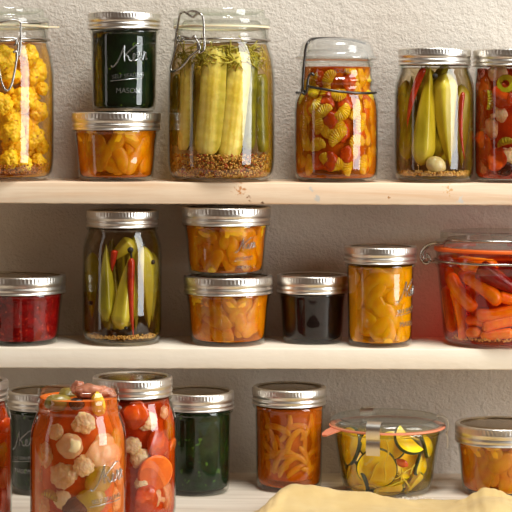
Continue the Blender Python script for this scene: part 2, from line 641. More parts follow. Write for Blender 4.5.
def glass_mesh(kind):
    if kind not in MESH:
        bm = bmesh.new()
        outer = PROF[kind]
        inner = inner_prof(kind, outer[-1][1] - 0.0008)
        lathe(bm, outer + inner[::-1], 96)
        MESH[kind] = to_mesh(kind + '_glass', bm, 50)
    return MESH[kind]


def band_mesh(R, H):
    key = ('band', R, H)
    if key not in MESH:
        k = H / 16.5
        mm = 0.001
        prof = [(R - 5.0, -0.9), (R - 4.2, -0.25), (R - 3.2, 0.0), (R - 1.6, -0.05), (R - 0.7, -0.5), (R - 0.25, -1.2), (R - 0.2, -1.6), (R - 0.2, -5.2 * k), (R - 0.1, -5.7 * k),
                (R + 0.0, -6.4 * k), (R - 0.05, -8.6 * k), (R - 0.9, -9.4 * k), (R - 1.0, -10.4 * k), (R - 0.1, -11.3 * k), (R + 0.05, -12.6 * k), (R - 0.6, -13.6 * k), (R - 0.7, -14.6 * k),
                (R - 0.05, -15.3 * k), (R + 0.25, -16.0 * k), (R - 0.1, -16.5 * k), (R - 0.9, -16.4 * k), (R - 1.4, -15.0 * k), (R - 1.6, -1.8), (R - 4.6, -1.5)]
        prof = [(r * mm, z * mm) for r, z in prof]
        segs = 288

        def rm(i, q):
            return (0.00016 if (q // 2) % 2 else -0.00018) if i in (6, 7) else 0.0
        bm = bmesh.new()
        lathe(bm, prof, segs, rm, closed=True)
        b = to_mesh('screw_band', bm, 55)
        bm = bmesh.new()
        r = R * mm
        pr = [(0, -0.0006), (r * 0.55, -0.0007), (r * 0.74, -0.0011), (r * 0.78, -0.0019), (r * 0.84, -0.0019), (r - 0.0052, -0.0013), (r - 0.0022, -0.0017), (r - 0.0022, -0.0021), (0, -0.0024)]
        lathe(bm, [(a, c - 0.0002) for a, c in pr], 96)
        d = to_mesh('lid_disc', bm, 50)
        MESH[key] = (b, d)
    return MESH[key]


LID = {'pint': (36.0, 16.5, 132.6), 'half': (36.0, 16.5, 98.6), 'squat': (44.3, 17.6, 68.2), 'wide': (43.2, 16.5, 131.8), 'small': (36.0, 17.6, 68.2)}


class Jar:
    pass


def jar(kind, px, y, zb, label, tint='glass', lid=True, name='mason_jar', scale=1.0, rz=0.0, cat='jar'):
    j = Jar()
    d = D0 + y
    j.kind, j.s = kind, scale
    py = CY - zb / d * F
    j.c = Vector((world_pt(px, py, y).x, y, zb))
    j.root = empty(name, j.c)
    j.root.scale = (scale,) * 3
    j.root.rotation_euler.z = rz
    tag(j.root, label, cat)
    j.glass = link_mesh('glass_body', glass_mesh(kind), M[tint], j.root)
    j.h = PROF[kind][-1][1] * scale
    if lid and kind in LID:
        R, H, T = LID[kind]
        b, dd = band_mesh(R, H)
        link_mesh('screw_band', b, M['silver'], j.root, Matrix.Translation((0, 0, T / 1000)))
        link_mesh('lid_disc', dd, M['disc'], j.root, Matrix.Translation((0, 0, T / 1000)))
        j.h = T / 1000 * scale
    return j


def fill(j, ztop, mat, name, label, cat, gap=0.0006, wob=0.0):
    bm = bmesh.new()
    pr = inner_prof(j.kind, ztop, gap)
    pr = pr + [(pr[-1][0] * 0.5, ztop - wob), (0, ztop - wob)]
    lathe(bm, pr, 72)
    o = link_mesh(name, to_mesh(name, bm, 50), mat, None, Matrix.Translation(j.c) @ Matrix.Scale(j.s, 4))
    tag(o, label, cat, None, 'stuff')
    j.zfill = ztop
    return o


def Rin(j, z):
    """inner radius at world height z above the jar's base"""
    return inner_r(j.kind, max(min(z / j.s, PROF[j.kind][-1][1] - 0.0005), 0.009)) * j.s


def hit(j, px, py, inset=0.0, R=None):
    """the point on the jar's inner wall (moved in by inset) that stands behind this spot of the glass"""
    y = j.c.y - 0.03
    for _ in range(8):
        p = world_pt(px, py, y)
        r = (R if R is not None else Rin(j, p.z - j.c.z)) - inset
        dx = p.x - j.c.x
        y = j.c.y - math.sqrt(max(r * r - dx * dx, 0.0))
    p = world_pt(px, py, y)
    dx = p.x - j.c.x
    if abs(dx) > r:
        p.x = j.c.x + math.copysign(r, dx)
    return p


def ring(j, phi, z, inset):
    r = Rin(j, z) - inset
    return Vector((j.c.x + r * math.sin(phi), j.c.y - r * math.cos(phi), j.c.z + z))


def put(name, me, mats, mw, label, cat, group=None):
    o = link_mesh(name, me, mats, None, mw)
    tag(o, label, cat, group)
    return o


# ------------------------------------------------------------------ food shapes
def okra_mesh(L, r, bend=0.0, seed=0):
    keys = [(0, 0.0), (0.03, 0.45), (0.09, 0.80), (0.16, 1.0), (0.24, 0.98), (0.45, 0.84), (0.70, 0.56), (0.9, 0.24), (1.0, 0.02)]
    prof = [(t, max(v, 0.0) * r) for t, v in smooth_prof(keys, 40)]
    prof[0] = (0, 0.0)

    def mod(a, t):
        c = math.cos(5 * a) * 0.5 + 0.5
        return 0.90 + 0.14 * (c ** 1.6) * (1 if t > 0.1 else t * 10)
    return to_mesh('okra_pod', loft(prof, L, 40, mod, bend, 0.25), 0)


def chili_mesh(L, r, bend=0.05):
    keys = [(0, 0.3), (0.04, 0.9), (0.15, 1.0), (0.5, 0.8), (0.85, 0.38), (1.0, 0.03)]
    prof = [(t, v * r) for t, v in smooth_prof(keys, 24)]
    return to_mesh('red_chili', loft(prof, L, 16, None, bend), 0)


def round_ended(L, r0, r1, bend=0.0, rings=0.02, seed=0, segs=24):
    prof = []
    n = 26
    for i in range(n + 1):
        t = i / n
        rr = r0 + (r1 - r0) * t
        e0 = min(1.0, t * L / r0)
        e1 = min(1.0, (1 - t) * L / r1)
        k = math.sqrt(max(0, 1 - (1 - e0) ** 2)) * math.sqrt(max(0, 1 - (1 - e1) ** 2))
        prof.append((t, rr * k * (1 + rings * mnoise.noise(Vector((t * 16, seed, 0))))))
    prof[0] = (0, 0)
    prof[-1] = (1, 0)
    return loft(prof, L, segs, lambda a, t: 1 + 0.04 * mnoise.noise(Vector((math.cos(a), math.sin(a), t * 4 + seed * 3))), bend)


def carrot_mesh(L, r0, r1, bend, seed):
    return to_mesh('carrot', round_ended(L, r0, r1, bend, 0.05, seed), 0)


def floret_mesh(R, seed, stalk=1.3, sub=5):
    bm = bmesh.new()
    bmesh.ops.create_icosphere(bm, subdivisions=sub, radius=1.0)
    off = Vector((seed * 3.1, seed * 1.7, seed * 0.9))
    for v in bm.verts:
        d = v.co.normalized()
        w1, _ = mnoise.voronoi(d * 1.55 + off)
        w2, _ = mnoise.voronoi(d * 4.6 + off)
        w3, _ = mnoise.voronoi(d * 10 + off)
        head = 1.0 - 0.30 * w1[0] - 0.14 * w2[0] - 0.07 * w3[0] + 0.10
        k = min(max((-d.z - 0.35) / 0.35, 0), 1)
        k = k * k * (3 - 2 * k)
        ang = math.acos(max(-1, min(1, -d.z)))
        st = stalk * math.exp(-(ang / 0.28) ** 4) + 0.42
        r = head * (1 - k) + min(st, stalk) * k
        v.co = d * r * R
        v.co.z *= 0.92
    return to_mesh('cauliflower_floret', bm, 0)


def blob_mesh(name, R, seed, amp=0.2, freq=1.3, sq=(1, 1, 1), sub=4):
    bm = bmesh.new()
    bmesh.ops.create_icosphere(bm, subdivisions=sub, radius=1.0)
    off = Vector((seed * 2.3, seed * 4.1, seed))
    for v in bm.verts:
        d = v.co.normalized()
        r = 1 + amp * mnoise.noise(d * freq + off) + amp * 0.3 * mnoise.noise(d * freq * 3.1 + off)
        v.co = Vector((d.x * sq[0], d.y * sq[1], d.z * sq[2])) * r * R
    return to_mesh(name, bm, 0)


def crescent_mesh(name, R, w, th, arc=2.4, ribs=0, seed=0, taper=True):
    """a curved slice: lens or ribbed section swept along an arc, in the xz plane, thin along y"""
    bm = bmesh.new()
    n, m = 40, 14
    rings = []
    for i in range(n + 1):
        t = i / n
        a = -arc / 2 + arc * t
        k = (max(0.0, 1 - (2 * t - 1) ** 2) ** 0.7 if ribs else math.sqrt(max(0.0, 1 - (2 * t - 1) ** 4))) if taper else 1.0
        k = max(k, 0.05)
        rib = 1 + (0.17 * math.cos(2 * PI * ribs * t) if ribs else 0)
        c = Vector((math.sin(a) * R, 0, math.cos(a) * R - R))
        er = Vector((math.sin(a), 0, math.cos(a)))
        ring = []
        for q in range(m):
            b = 2 * PI * q / m
            ring.append(bm.verts.new(c + er * math.cos(b) * w * k * (0.6 + 0.4 * rib) + Vector((0, math.sin(b) * th * k * rib, 0))))
        rings.append(ring)
    for A, B in zip(rings, rings[1:]):
        for q in range(m):
            bm.faces.new((A[q], A[(q + 1) % m], B[(q + 1) % m], B[q]))
    bm.faces.new(rings[0][::-1])
    bm.faces.new(rings[-1])
    return to_mesh(name, bm, 35 if ribs else 0)


def spear_mesh(L, w, dep, ripple=0):
    """cucumber spear: two pale cut faces toward -y, green skin behind"""
    bm = bmesh.new()
    arc = 12
    sec = [(-w, 0.0), (-w * 0.55, -dep * 0.28), (0, -dep * 0.42), (w * 0.55, -dep * 0.28), (w, 0.0)]
    back = [(w * math.cos(PI * k / arc), dep * 0.75 * math.sin(PI * k / arc)) for k in range(1, arc)]
    full = sec + back
    n = 44
    rings = []
    for i in range(n + 1):
        t = i / n
        k = min(1.0, 0.55 + 0.45 * math.sqrt(min(1, min(t, 1 - t) / 0.09)))
        bx = 0.02 * L * math.sin(t * PI)
        ring = []
        for q, (x, y) in enumerate(full):
            dy = 0
            if q in (1, 3):
                dy = 0.0006 * math.sin(t * 60 + q) + 0.0006 * mnoise.noise(Vector((t * 30, q, L * 90)))
            ring.append(bm.verts.new((x * k + bx, y * k + dy, t * L)))
        rings.append(ring)
    m = len(full)
    for A, B in zip(rings, rings[1:]):
        for q in range(m):
            f = bm.faces.new((A[q], A[(q + 1) % m], B[(q + 1) % m], B[q]))
            f.material_index = 0 if q < 4 else 1
    bm.faces.new(rings[0][::-1])
    bm.faces.new(rings[-1])
    return to_mesh('cucumber_spear', bm, 40)


def seeds_mesh(pts, r, jit=0.25, seed=1):
    bm = bmesh.new()
    rr = random.Random(seed)
    for p in pts:
        ret = bmesh.ops.create_icosphere(bm, subdivisions=1, radius=r * rr.uniform(1 - jit, 1 + jit))
        for v in ret['verts']:
            v.co += Vector(p)
    return to_mesh('seeds', bm, 0)


def bed(j, name, label, z0, z1, r, n, mat, phi=1.5, seed=3):
    """small seeds settled at the bottom, against the glass"""
    rr = random.Random(seed)
    pts = []
    for _ in range(n):
        z = z0 + (z1 - z0) * rr.random() ** 1.6
        a = rr.uniform(-phi, phi)
        p = ring(j, a, z, r + rr.random() ** 2 * 0.012 + 0.0009 + max(0, 0.0105 - z) * 0.55) - j.c
        pts.append(p)
    o = link_mesh(name, seeds_mesh(pts, r, 0.3, seed), mat, None, Matrix.Translation(j.c))
    tag(o, label, 'seeds', None, 'stuff')
    return o


# ------------------------------------------------------------------ lettering on the glass
def flat_text(body, size):
    cu = bpy.data.curves.new('t', 'FONT')
    cu.body = body
    cu.size = size
    cu.align_x = 'CENTER'
    cu.extrude = 0.0004
    cu.bevel_depth = 0.0
    o = bpy.data.objects.new('t', cu)
    COL.objects.link(o)
    bpy.context.view_layer.update()
    dg = bpy.context.evaluated_depsgraph_get()
    me = bpy.data.meshes.new_from_object(o.evaluated_get(dg))
    bpy.data.objects.remove(o)
    bpy.data.curves.remove(cu)
    return me


KERR = [
    [(-13.5, -6.5), (-12.2, -7.6), (-9.5, -5.2), (-6.5, 0.2), (-3.8, 7.2), (-3.2, 8.6), (-3.4, 5.2), (-3.4, 0.2), (-3.0, -3.2)],
    [(9.0, 10.2), (7.0, 10.0), (3.6, 7.4), (0.2, 4.4), (-2.6, 1.6)],
    [(-2.6, 1.6), (-0.8, 0.6), (0.2, -1.6), (1.4, -2.9), (2.8, -2.4), (4.6, -0.2), (5.0, 1.6), (4.2, 2.4), (3.4, 1.0), (3.6, -1.6), (5.0, -2.8), (7.0, -1.8)],
    [(7.0, -1.8), (8.0, 0.8), (8.4, 2.8), (8.0, 4.6), (8.8, 2.6), (10.2, 3.6), (9.6, 0.2), (10.2, -2.2), (11.6, -2.0)],
    [(11.6, -2.0), (12.4, 0.8), (12.6, 3.0), (12.4, 4.6), (13.2, 2.8), (14.6, 3.6), (14.2, 1.0), (14.8, -1.4), (16.2, -1.0)],
]


def lettering(j, phi0, zc, k=1.0, lines=True, zs=None, script=True):
    """raised lettering on the glass: script name, two small lines and an underline, wrapped round the jar"""
    bm = bmesh.new()
    pr = PROF[j.kind]

    def Rout(z):
        return inner_r(j.kind, z) + WALL_T[j.kind] / 1000

    def wrap(u, v, lift=0.0):
        z = zc + v
        R = Rout(z) + lift
        a = phi0 + u / R
        return Vector((R * math.sin(a), -R * math.cos(a), z))
    if script:
        for st in KERR:
            pts = catmull([(x * 0.001 * k, z * 0.001 * k, 0) for x, z in st], 5)
            tube(bm, [wrap(p.x, p.y) for p in pts], 0.00075 * (0.7 + 0.3 * k), 6)

    def text(body, size, v0, arch=0.0):
        me = flat_text(body, size)
        b2 = bmesh.new()
        b2.from_mesh(me)
        bpy.data.meshes.remove(me)
        bmesh.ops.subdivide_edges(b2, edges=[e for e in b2.edges if e.calc_length() > 0.0012], cuts=1)
        for v in b2.verts:
            v.co = wrap(v.co.x, v0 + v.co.y + arch * v.co.x, v.co.z + 0.0001)
        tmp = bpy.data.meshes.new('x')
        b2.to_mesh(tmp)
        b2.free()
        bm.from_mesh(tmp)
        bpy.data.meshes.remove(tmp)
    if lines:
        text('SELF SEALING', 0.0042 * k, -0.0155 * k, 0.10)
        tube(bm, [wrap((-14 + i) * 0.001 * k, (-18.4 + 0.1 * i) * 0.001 * k) for i in range(0, 27)], 0.0004 * k, 6)
        text('MASON', 0.0056 * k, -0.0275 * k, 0.0)
    if zs:
        text(*zs)
    me = to_mesh('lettering', bm, 30)
    link_mesh('lettering', me, M['emboss'], j.glass)


# ==================================================================== UPPER SHELF
# --- cauliflower clamp jar
jA = jar('clamp', 0, -0.005, Z1, 'tall wire-clamp glass jar of yellow cauliflower, on the upper shelf by the stacked mason jars', name='clamp_jar')


def clamp_lid(j, gasket_mat):
    bm = bmesh.new()
    lathe(bm, [(r / 1000, z / 1000) for r, z in [(0, 159), (38, 159.2), (41.5, 160.8), (43.2, 164), (43.6, 168.5), (42.6, 170.4), (40.8, 170.6), (39.6, 168.2), (37, 166.4), (0, 165.6)]][::-1] + [], 96)
    bm.free()
    bm = bmesh.new()
    pr = [(0, 166.2), (36, 166.6), (39.2, 168.4), (40.6, 170.4), (42.4, 170.5), (43.4, 168.8), (43.5, 163.6), (44.4, 162.4), (47.4, 161.8), (48.4, 160.6), (48.6, 156.2), (47.8, 154.4), (45.4, 154.0), (44, 153.6), (42.6, 150), (40.5, 150), (39.6, 156), (37, 159.4), (0, 160.2)]
    lathe(bm, [(r / 1000, z / 1000) for r, z in pr], 96)
    link_mesh('glass_lid', to_mesh('glass_lid', bm, 50), M['lid_glass'], j.root)
    bm = bmesh.new()
    lathe(bm, [(r / 1000, z / 1000) for r, z in [(44.2, 151.9), (48.0, 151.9), (48.3, 152.8), (48.0, 153.7), (44.2, 153.7)]], 96, closed=True)
    return link_mesh('gasket', to_mesh('gasket', bm, 50), M[gasket_mat], j.root)


def wire_obj(j, name, paths, r, mat='wire', closed=False):
    bm = bmesh.new()
    for p in paths:
        pts = [Vector(q) - j.c for q in p]
        tube(bm, catmull(pts, 5) if not closed else pts, r, 8, closed)
    o = link_mesh(name, to_mesh(name, bm, 0), M[mat], j.root)
    s = j.s
    if s != 1:
        o.scale = (1 / s,) * 3
    return o


def circle(j, R, z, a0=0.0, a1=2 * PI, n=72):
    return [Vector((j.c.x + R * math.sin(a0 + (a1 - a0) * k / n), j.c.y - R * math.cos(a0 + (a1 - a0) * k / n), j.c.z + z)) for k in range(n + (0 if abs(a1 - a0 - 2 * PI) < 1e-6 else 1))]


gA = clamp_lid(jA, 'pale_rubber')
# tab of the gasket that sticks out to the side
bm = bmesh.new()
for zz in (0.1519, 0.1537):
    pass
tabp = [(0.0465, -0.006), (0.056, -0.0045), (0.0585, -0.002), (0.0585, 0.002), (0.056, 0.0045), (0.0465, 0.006)]
lo = [bm.verts.new((x, y, 0.1520)) for x, y in tabp]
hi = [bm.verts.new((x, y, 0.1536)) for x, y in tabp]
bm.faces.new(lo[::-1])
bm.faces.new(hi)
for k in range(6):
    bm.faces.new((lo[k], lo[(k + 1) % 6], hi[(k + 1) % 6], hi[k]))
link_mesh('pull_tab', to_mesh('pull_tab', bm, 40), M['pale_rubber'], gA)
wire_obj(jA, 'wire_hoop', [circle(jA, 0.0487, 0.1345 + 0.0055)], 0.0011, closed=True)
wire_obj(jA, 'wire_bail', [[hit(jA, 47.6, 22.5, R=0.0480), hit(jA, 40, 22.8, R=0.0500), hit(jA, 30, 23, R=0.0508), hit(jA, 22, 22.6, R=0.0512), hit(jA, 20.6, 25, R=0.0512), hit(jA, 20.8, 36, R=0.0512), hit(jA, 20.4, 48, R=0.0512), hit(jA, 19.0, 56, R=0.052), hit(jA, 17.6, 52, R=0.053), hit(jA, 18.2, 44, R=0.053), hit(jA, 15.8, 40, R=0.052)],
                              [hit(jA, 21, 22.8, R=0.0508), hit(jA, 18, 20.5, R=0.0512), hit(jA, 12, 20, R=0.0512), hit(jA, 0, 22.5, R=0.051), hit(jA, -14, 22.5, R=0.050), hit(jA, -18, 28, R=0.0505), hit(jA, -18, 50, R=0.0505)]], 0.0011)
wire_obj(jA, 'wire_lever', [[hit(jA, -14, 40, R=0.0522), hit(jA, 2, 41.2, R=0.0525), hit(jA, 12, 40.5, R=0.0525), hit(jA, 16, 38.5, R=0.0525), hit(jA, 16.4, 43, R=0.0535), hit(jA, 14, 46, R=0.0528)],
                            [hit(jA, 13, 52.4, R=0.0528), hit(jA, 17, 52.6, R=0.0535), hit(jA, 15.6, 66, R=0.055), hit(jA, 12.4, 82, R=0.056), hit(jA, 9, 89.5, R=0.0565), hit(jA, 5, 89.5, R=0.0565), hit(jA, 1, 80, R=0.056), hit(jA, -2, 62, R=0.055), hit(jA, -3, 52, R=0.0535)]], 0.0012)
M['cauli_yellow'] = food('turmeric_cauliflower', (244, 190, 20), (254, 222, 50), 160, 0.5, 0.3, 0.5, 420, spots=((170, 110, 20), 130, 0.66))
rr = random.Random(11)
spots = [(2, 60, 17), (38, 72, 19), (22, 100, 16), (44, 112, 13), (12, 132, 17), (32, 138, 16), (44, 146, 10), (10, 160, 12), (38, 162, 10), (-20, 90, 18), (-22, 130, 18), (2, 104, 13), (28, 55, 13), (-18, 62, 15), (24, 164, 10), (-20, 162, 14), (47, 88, 9)]
for q, (px, py, R) in enumerate(spots):
    me = floret_mesh(R / 1000, q + 1, 1.25)
    p = hit(jA, px, py, R / 1000 * 1.08 + 0.0018)
    put('cauliflower_floret', me, M['cauli_yellow'], Matrix.Translation(p) @ align((rr.uniform(-0.8, 0.8), -0.7, rr.uniform(-0.3, 0.9))) @ Matrix.Rotation(rr.uniform(0, 6), 4, 'Z'),
        'turmeric yellow cauliflower floret packed in the tall clamp jar', 'cauliflower', 'yellow cauliflower florets')
for q, (px, py, R) in enumerate([(8, 78, 15), (36, 95, 15), (10, 116, 15), (34, 124, 14), (14, 148, 14), (36, 152, 12)]):
    p = hit(jA, px, py, 0.026)
    put('cauliflower_floret', floret_mesh(R / 1000, 40 + q, 1.25), M['cauli_yellow'], Matrix.Translation(p) @ rand_rot(rr),
        'turmeric yellow cauliflower floret packed in the tall clamp jar', 'cauliflower', 'yellow cauliflower florets')
fill(jA, 0.1365, brine_mat('turmeric_brine', (248, 196, 6), 15, 0.02, 0.65, (206, 144, 8), 0.66), 'brine', 'golden turmeric brine around the yellow cauliflower', 'brine')
M['brown_spice'] = food('brown_spice', (150, 84, 26), (196, 124, 40), 300, 0.6, 0.0)
bed(jA, 'ground_spice', 'brown spice settled at the bottom of the cauliflower jar', 0.008, 0.017, 0.0011, 420, M['brown_spice'], 1.5, 4)

# --- squat amber jar with a dark green jar on top
jB2 = jar('squat', 116, -0.010, Z1, 'squat amber preserve jar on the upper shelf carrying the dark green jelly jar', rz=0.3)
jB = jar('half', 124, -0.010, Z1 + LID['squat'][2] / 1000 + 0.0001, 'dark green jelly jar with raised lettering, standing on the squat amber jar')
lettering(jB, 0.20, 0.054, 1.28)


def amber_jelly(name, c1, c2, tint, **kw):
    return turbid_mat(name, c1, c2, tint, **kw)


M['peel_amber'] = food('amber_peel', (240, 150, 0), (254, 202, 10), 90, 0.35, 0.5)
M['peach'] = food('peach_flesh', (240, 164, 0), (252, 206, 10), 70, 0.3, 0.5)
M['marm_red'] = turbid_mat('amber_preserve', (208, 104, 0), (238, 152, 0), (240, 150, 50), opac=(0.3, 0.75), scale=60)
M['marm_gold'] = turbid_mat('golden_preserve', (206, 100, 0), (236, 150, 0), (244, 164, 30), opac=(0.25, 0.7), scale=60)
M['marm_yellow'] = turbid_mat('yellow_preserve', (220, 128, 0), (246, 182, 0), (248, 184, 40), opac=(0.25, 0.65), scale=60)
M['marm_deep'] = turbid_mat('deep_amber_preserve', (194, 90, 0), (224, 130, 0), (240, 140, 24), opac=(0.4, 0.85), scale=60, stretch=(1, 1, 0.5))


def pack(j, n, z0, z1, makers, label, cat, group, name, phi=1.35, seed=1, tries=400, tight=0.72, inset=0.0, facing=0.5):
    """loose pieces against the glass, kept apart from one another"""
    rr = random.Random(seed)
    placed = []
    t = 0
    while len(placed) < n and t < tries * n:
        t += 1
        mk, mats, R, flat = makers[len(placed) % len(makers)]
        z = rr.uniform(z0 + R * 0.8, z1 - R * 0.6)
        a = math.asin(rr.uniform(-math.sin(min(phi, 1.57)), math.sin(min(phi, 1.57))))
        p = ring(j, a, z, inset + (flat if flat else R))
        if any((p - q).length < tight * (R + r2) for q, r2 in placed):
            continue
        placed.append((p, R))
        out = Vector((math.sin(a), -math.cos(a), 0))
        if flat:
            # a soft slice follows the curve of the glass it lies against
            src = mk(len(placed) + seed * 13)
            me = src.copy()
            th = rr.uniform(0, 6.28)
            ca, sa = math.cos(th), math.sin(th)
            dep = inset + flat + (0.0022 if len(placed) % 2 else 0.0)
            zc_ = sum(v.co.z for v in me.vertices) / len(me.vertices)
            for v in me.vertices:
                x, zz = v.co.x, v.co.z - zc_
                x, zz = x * ca - zz * sa, x * sa + zz * ca
                zw = min(max(z + zz, 0.005), z1)
                Rw = Rin(j, zw)
                an = a + x / Rw
                rad = Rw - dep - v.co.y
                v.co = Vector((j.c.x + rad * math.sin(an), j.c.y - rad * math.cos(an), j.c.z + zw)) - p
            put(name, me, mats, Matrix.Translation(p), label, cat, group)
        else:
            put(name, mk(len(placed) + seed * 13), mats, Matrix.Translation(p) @ rand_rot(rr), label, cat, group)
    return placed


def cres(name, R, w, th, arc=2.2, ribs=0):
    cache = {}

    def mk(i):
        q = i % 3
        if q not in cache:
            cache[q] = crescent_mesh(name, R * (0.85 + 0.15 * q), w, th, arc - 0.2 * q, ribs)
        return cache[q]
    return mk


AMBER = brine_mat('amber_syrup', (252, 196, 0), 60, 0.20, 0.85, (206, 110, 0))
DEEP = brine_mat('deep_amber_syrup', (250, 186, 0), 60, 0.24, 0.85, (200, 100, 0))
YELLOW = brine_mat('yellow_syrup', (253, 214, 0), 55, 0.20, 0.85, (226, 150, 0))
TOMATO = brine_mat('tomato_liquor', (242, 116, 20), 22, 0.06, 0.85, (200, 64, 4))
ORANGE = brine_mat('orange_liquor', (250, 160, 50), 18, 0.13, 0.85, (232, 112, 34))
RELISH = brine_mat('relish_liquor', (252, 196, 0), 32, 0.04, 0.85, (206, 108, 0))


def fill_pulp(j, ztop, core, clear, name, lab_core, lab_clear, cat, depth=0.004):
    fill(j, ztop - 0.001, core, name, lab_core, cat, depth)
    fill(j, ztop, clear, 'syrup', lab_clear, 'syrup')


def preserve(j, mat, ztop, lab_fill, lab_piece, group, n, mats, size, seed, sname='fruit_slice', zmin=0.006, clear=None):
    fill_pulp(j, ztop, mat, clear or AMBER, 'preserve', lab_fill, lab_fill.replace('preserve', 'syrup').replace('jelly', 'syrup') + ', clear outer layer', 'preserve', 0.0062)
    size *= 1.35
    mk = cres(sname, size, size * 0.44, size * 0.11, 1.9)
    n = int(n * 1.6)
    pack(j, n, zmin, ztop, [(mk, mats, size * 0.62, size * 0.11 + 0.0010)], lab_piece, 'fruit', group, sname, 1.45, seed, tight=0.36)


preserve(jB2, M['marm_red'], 0.050, 'cloudy amber fruit jelly inside the squat jar on the upper shelf', 'orange fruit slice in the squat amber jar beneath the green jelly', 'fruit slices, upper squat jar', 14, M['peel_amber'], 0.013, 5)
M['green_jelly'] = turbid_mat('dark_green_jelly', (3, 14, 3), (10, 34, 6), (40, 70, 20), opac=(0.9, 1.0), scale=80, sss=0.0, specks=((92, 120, 24), 230, 0.70))
fill(jB, 0.080, M['green_jelly'], 'green_jelly', 'near-black green jelly inside the jar stacked on the squat amber one', 'jelly')

# --- big clamp jar of cucumber spears
jC = jar('clamp', 221, -0.005, Z1, 'largest wire-clamp jar, of cucumber spears with dill, on the upper shelf', name='clamp_jar')
clamp_lid(jC, 'pale_rubber')
wire_obj(jC, 'wire_hoop', [circle(jC, 0.0487, 0.1400)], 0.0010, closed=True)
RW = 0.0515
wire_obj(jC, 'wire_bail', [[hit(jC, px, py, R=r) for px, py, r in [(175, 49, .0505), (175.5, 42, .0515), (177, 30, .052), (179, 18, .052), (180.5, 13.5, .052), (184, 12, .0525), (188, 14.4, .0525), (193, 16.8, .0525), (198, 13.2, .0525), (202, 15, .0525), (203.5, 21, .0525), (204, 34, .0525), (204.5, 46, .0525), (203, 51, .053), (199.5, 52.6, .0535), (197.8, 48, .0535), (198.6, 43, .053)]],
                              [hit(jC, px, py, R=r) for px, py, r in [(186, 13.6, .0525), (190, 11.4, .052), (196, 11.6, .0515), (199.5, 14, .052)]]], 0.0012)
wire_obj(jC, 'wire_lever', [[hit(jC, px, py, R=r) for px, py, r in [(180, 36, .0525), (177, 38, .0525), (178.5, 41, .053), (183, 40, .0535), (182, 36.5, .0535), (186, 37.4, .053), (191, 38.6, .053), (194.5, 36, .0525), (196.5, 40, .053), (200, 47, .0535), (198, 50.5, .0545), (190, 57, .056), (184, 65, .057), (178, 69.5, .0575), (172.5, 71.5, .0575), (170.8, 68.5, .057), (173, 58, .056), (176.6, 46, .054), (180, 40, .053)]]], 0.0012)
M['spear_flesh'] = food('pickle_flesh', (246, 222, 96), (254, 242, 158), 60, 0.35, 0.4, 0.3, 300, (1, 1, 0.35))
_nt = M['spear_flesh'].node_tree
_p = [n for n in _nt.nodes if n.type == 'BSDF_PRINCIPLED'][0]
_src = _p.inputs['Base Color'].links[0].from_socket
_tc = N(_nt, 'ShaderNodeTexCoord')
_sx = N(_nt, 'ShaderNodeSeparateXYZ')
_nt.links.new(_tc.outputs['Object'], _sx.inputs[0])
_ab = N(_nt, 'ShaderNodeMath', operation='ABSOLUTE')
_nt.links.new(_sx.outputs['X'], _ab.inputs[0])
_sd = noise_tex(_nt, 300, 2, 0.5, (0.5, 0.5, 1.6))
_ds = N(_nt, 'ShaderNodeMath', operation='MULTIPLY_ADD')
_nt.links.new(_sd.outputs['Fac'], _ds.inputs[0])
_ds.inputs[1].default_value = 0.004
_nt.links.new(_ab.outputs[0], _ds.inputs[2])
_ml = N(_nt, 'ShaderNodeMath', operation='MULTIPLY')
_nt.links.new(_ds.outputs[0], _ml.inputs[0])
_ml.inputs[1].default_value = 66.0
_rr = ramp(_nt, _ml.outputs[0], [(0.10, (1, 1, 1, 1)), (0.30, (0.82, 0.76, 0.5, 1)), (0.42, (1, 0.98, 0.9, 1)), (0.62, (0.95, 0.92, 0.75, 1)), (0.82, (0.62, 0.6, 0.25, 1))])
_mm = N(_nt, 'ShaderNodeMix', data_type='RGBA', blend_type='MULTIPLY')
_mm.inputs[0].default_value = 1.0
_nt.links.new(_src, _mm.inputs[6])
_nt.links.new(_rr.outputs['Color'], _mm.inputs[7])
_nt.links.new(_mm.outputs[2], _p.inputs['Base Color'])
M['spear_skin'] = food('pickle_skin', (96, 92, 16), (146, 140, 34), 90, 0.3, 0.2, 0.3, 200)
for q, (a, b, w, dep, lab) in enumerate([
        ((206, 154), (214, 48), 13.0, 13, 'pale'), ((228, 160), (240, 52), 11.5, 13, 'pale'),
        ((183, 150), (186, 60), 9.5, 10, 'pale'), ((195, 150), (199, 66), 8.0, 8, 'pale'), ((247, 150), (251, 54), 9, 10, 'skin'), ((262, 152), (261, 74), 8.5, 9, 'skin'),
        ((176, 146), (178, 74), 7.5, 8, 'skin')]):
    ins = (dep * 0.42 + 1.5) / 1000 if q < 2 else (dep * 0.9) / 1000 + (0.012 if q == 3 else 0)
    p0, p1 = hit(jC, *a, ins), hit(jC, *b, ins)
    p0.y = p1.y = max(p0.y, p1.y)
    dirn = p1 - p0
    face = Vector(((p0.x - jC.c.x) * 0.7, p0.y - jC.c.y, 0)) * (1 if lab == 'pale' else -1)
    put('cucumber_spear', spear_mesh(dirn.length, w / 1000, dep / 1000), [M['spear_flesh'], M['spear_skin']], Matrix.Translation(p0) @ align(dirn, face),
        'pale cut cucumber spear standing in the largest clamp jar' if lab == 'pale' else 'green skinned cucumber spear standing in the largest clamp jar', 'cucumber',
        'cucumber spears, cut side out' if lab == 'pale' else 'cucumber spears, skin side out')
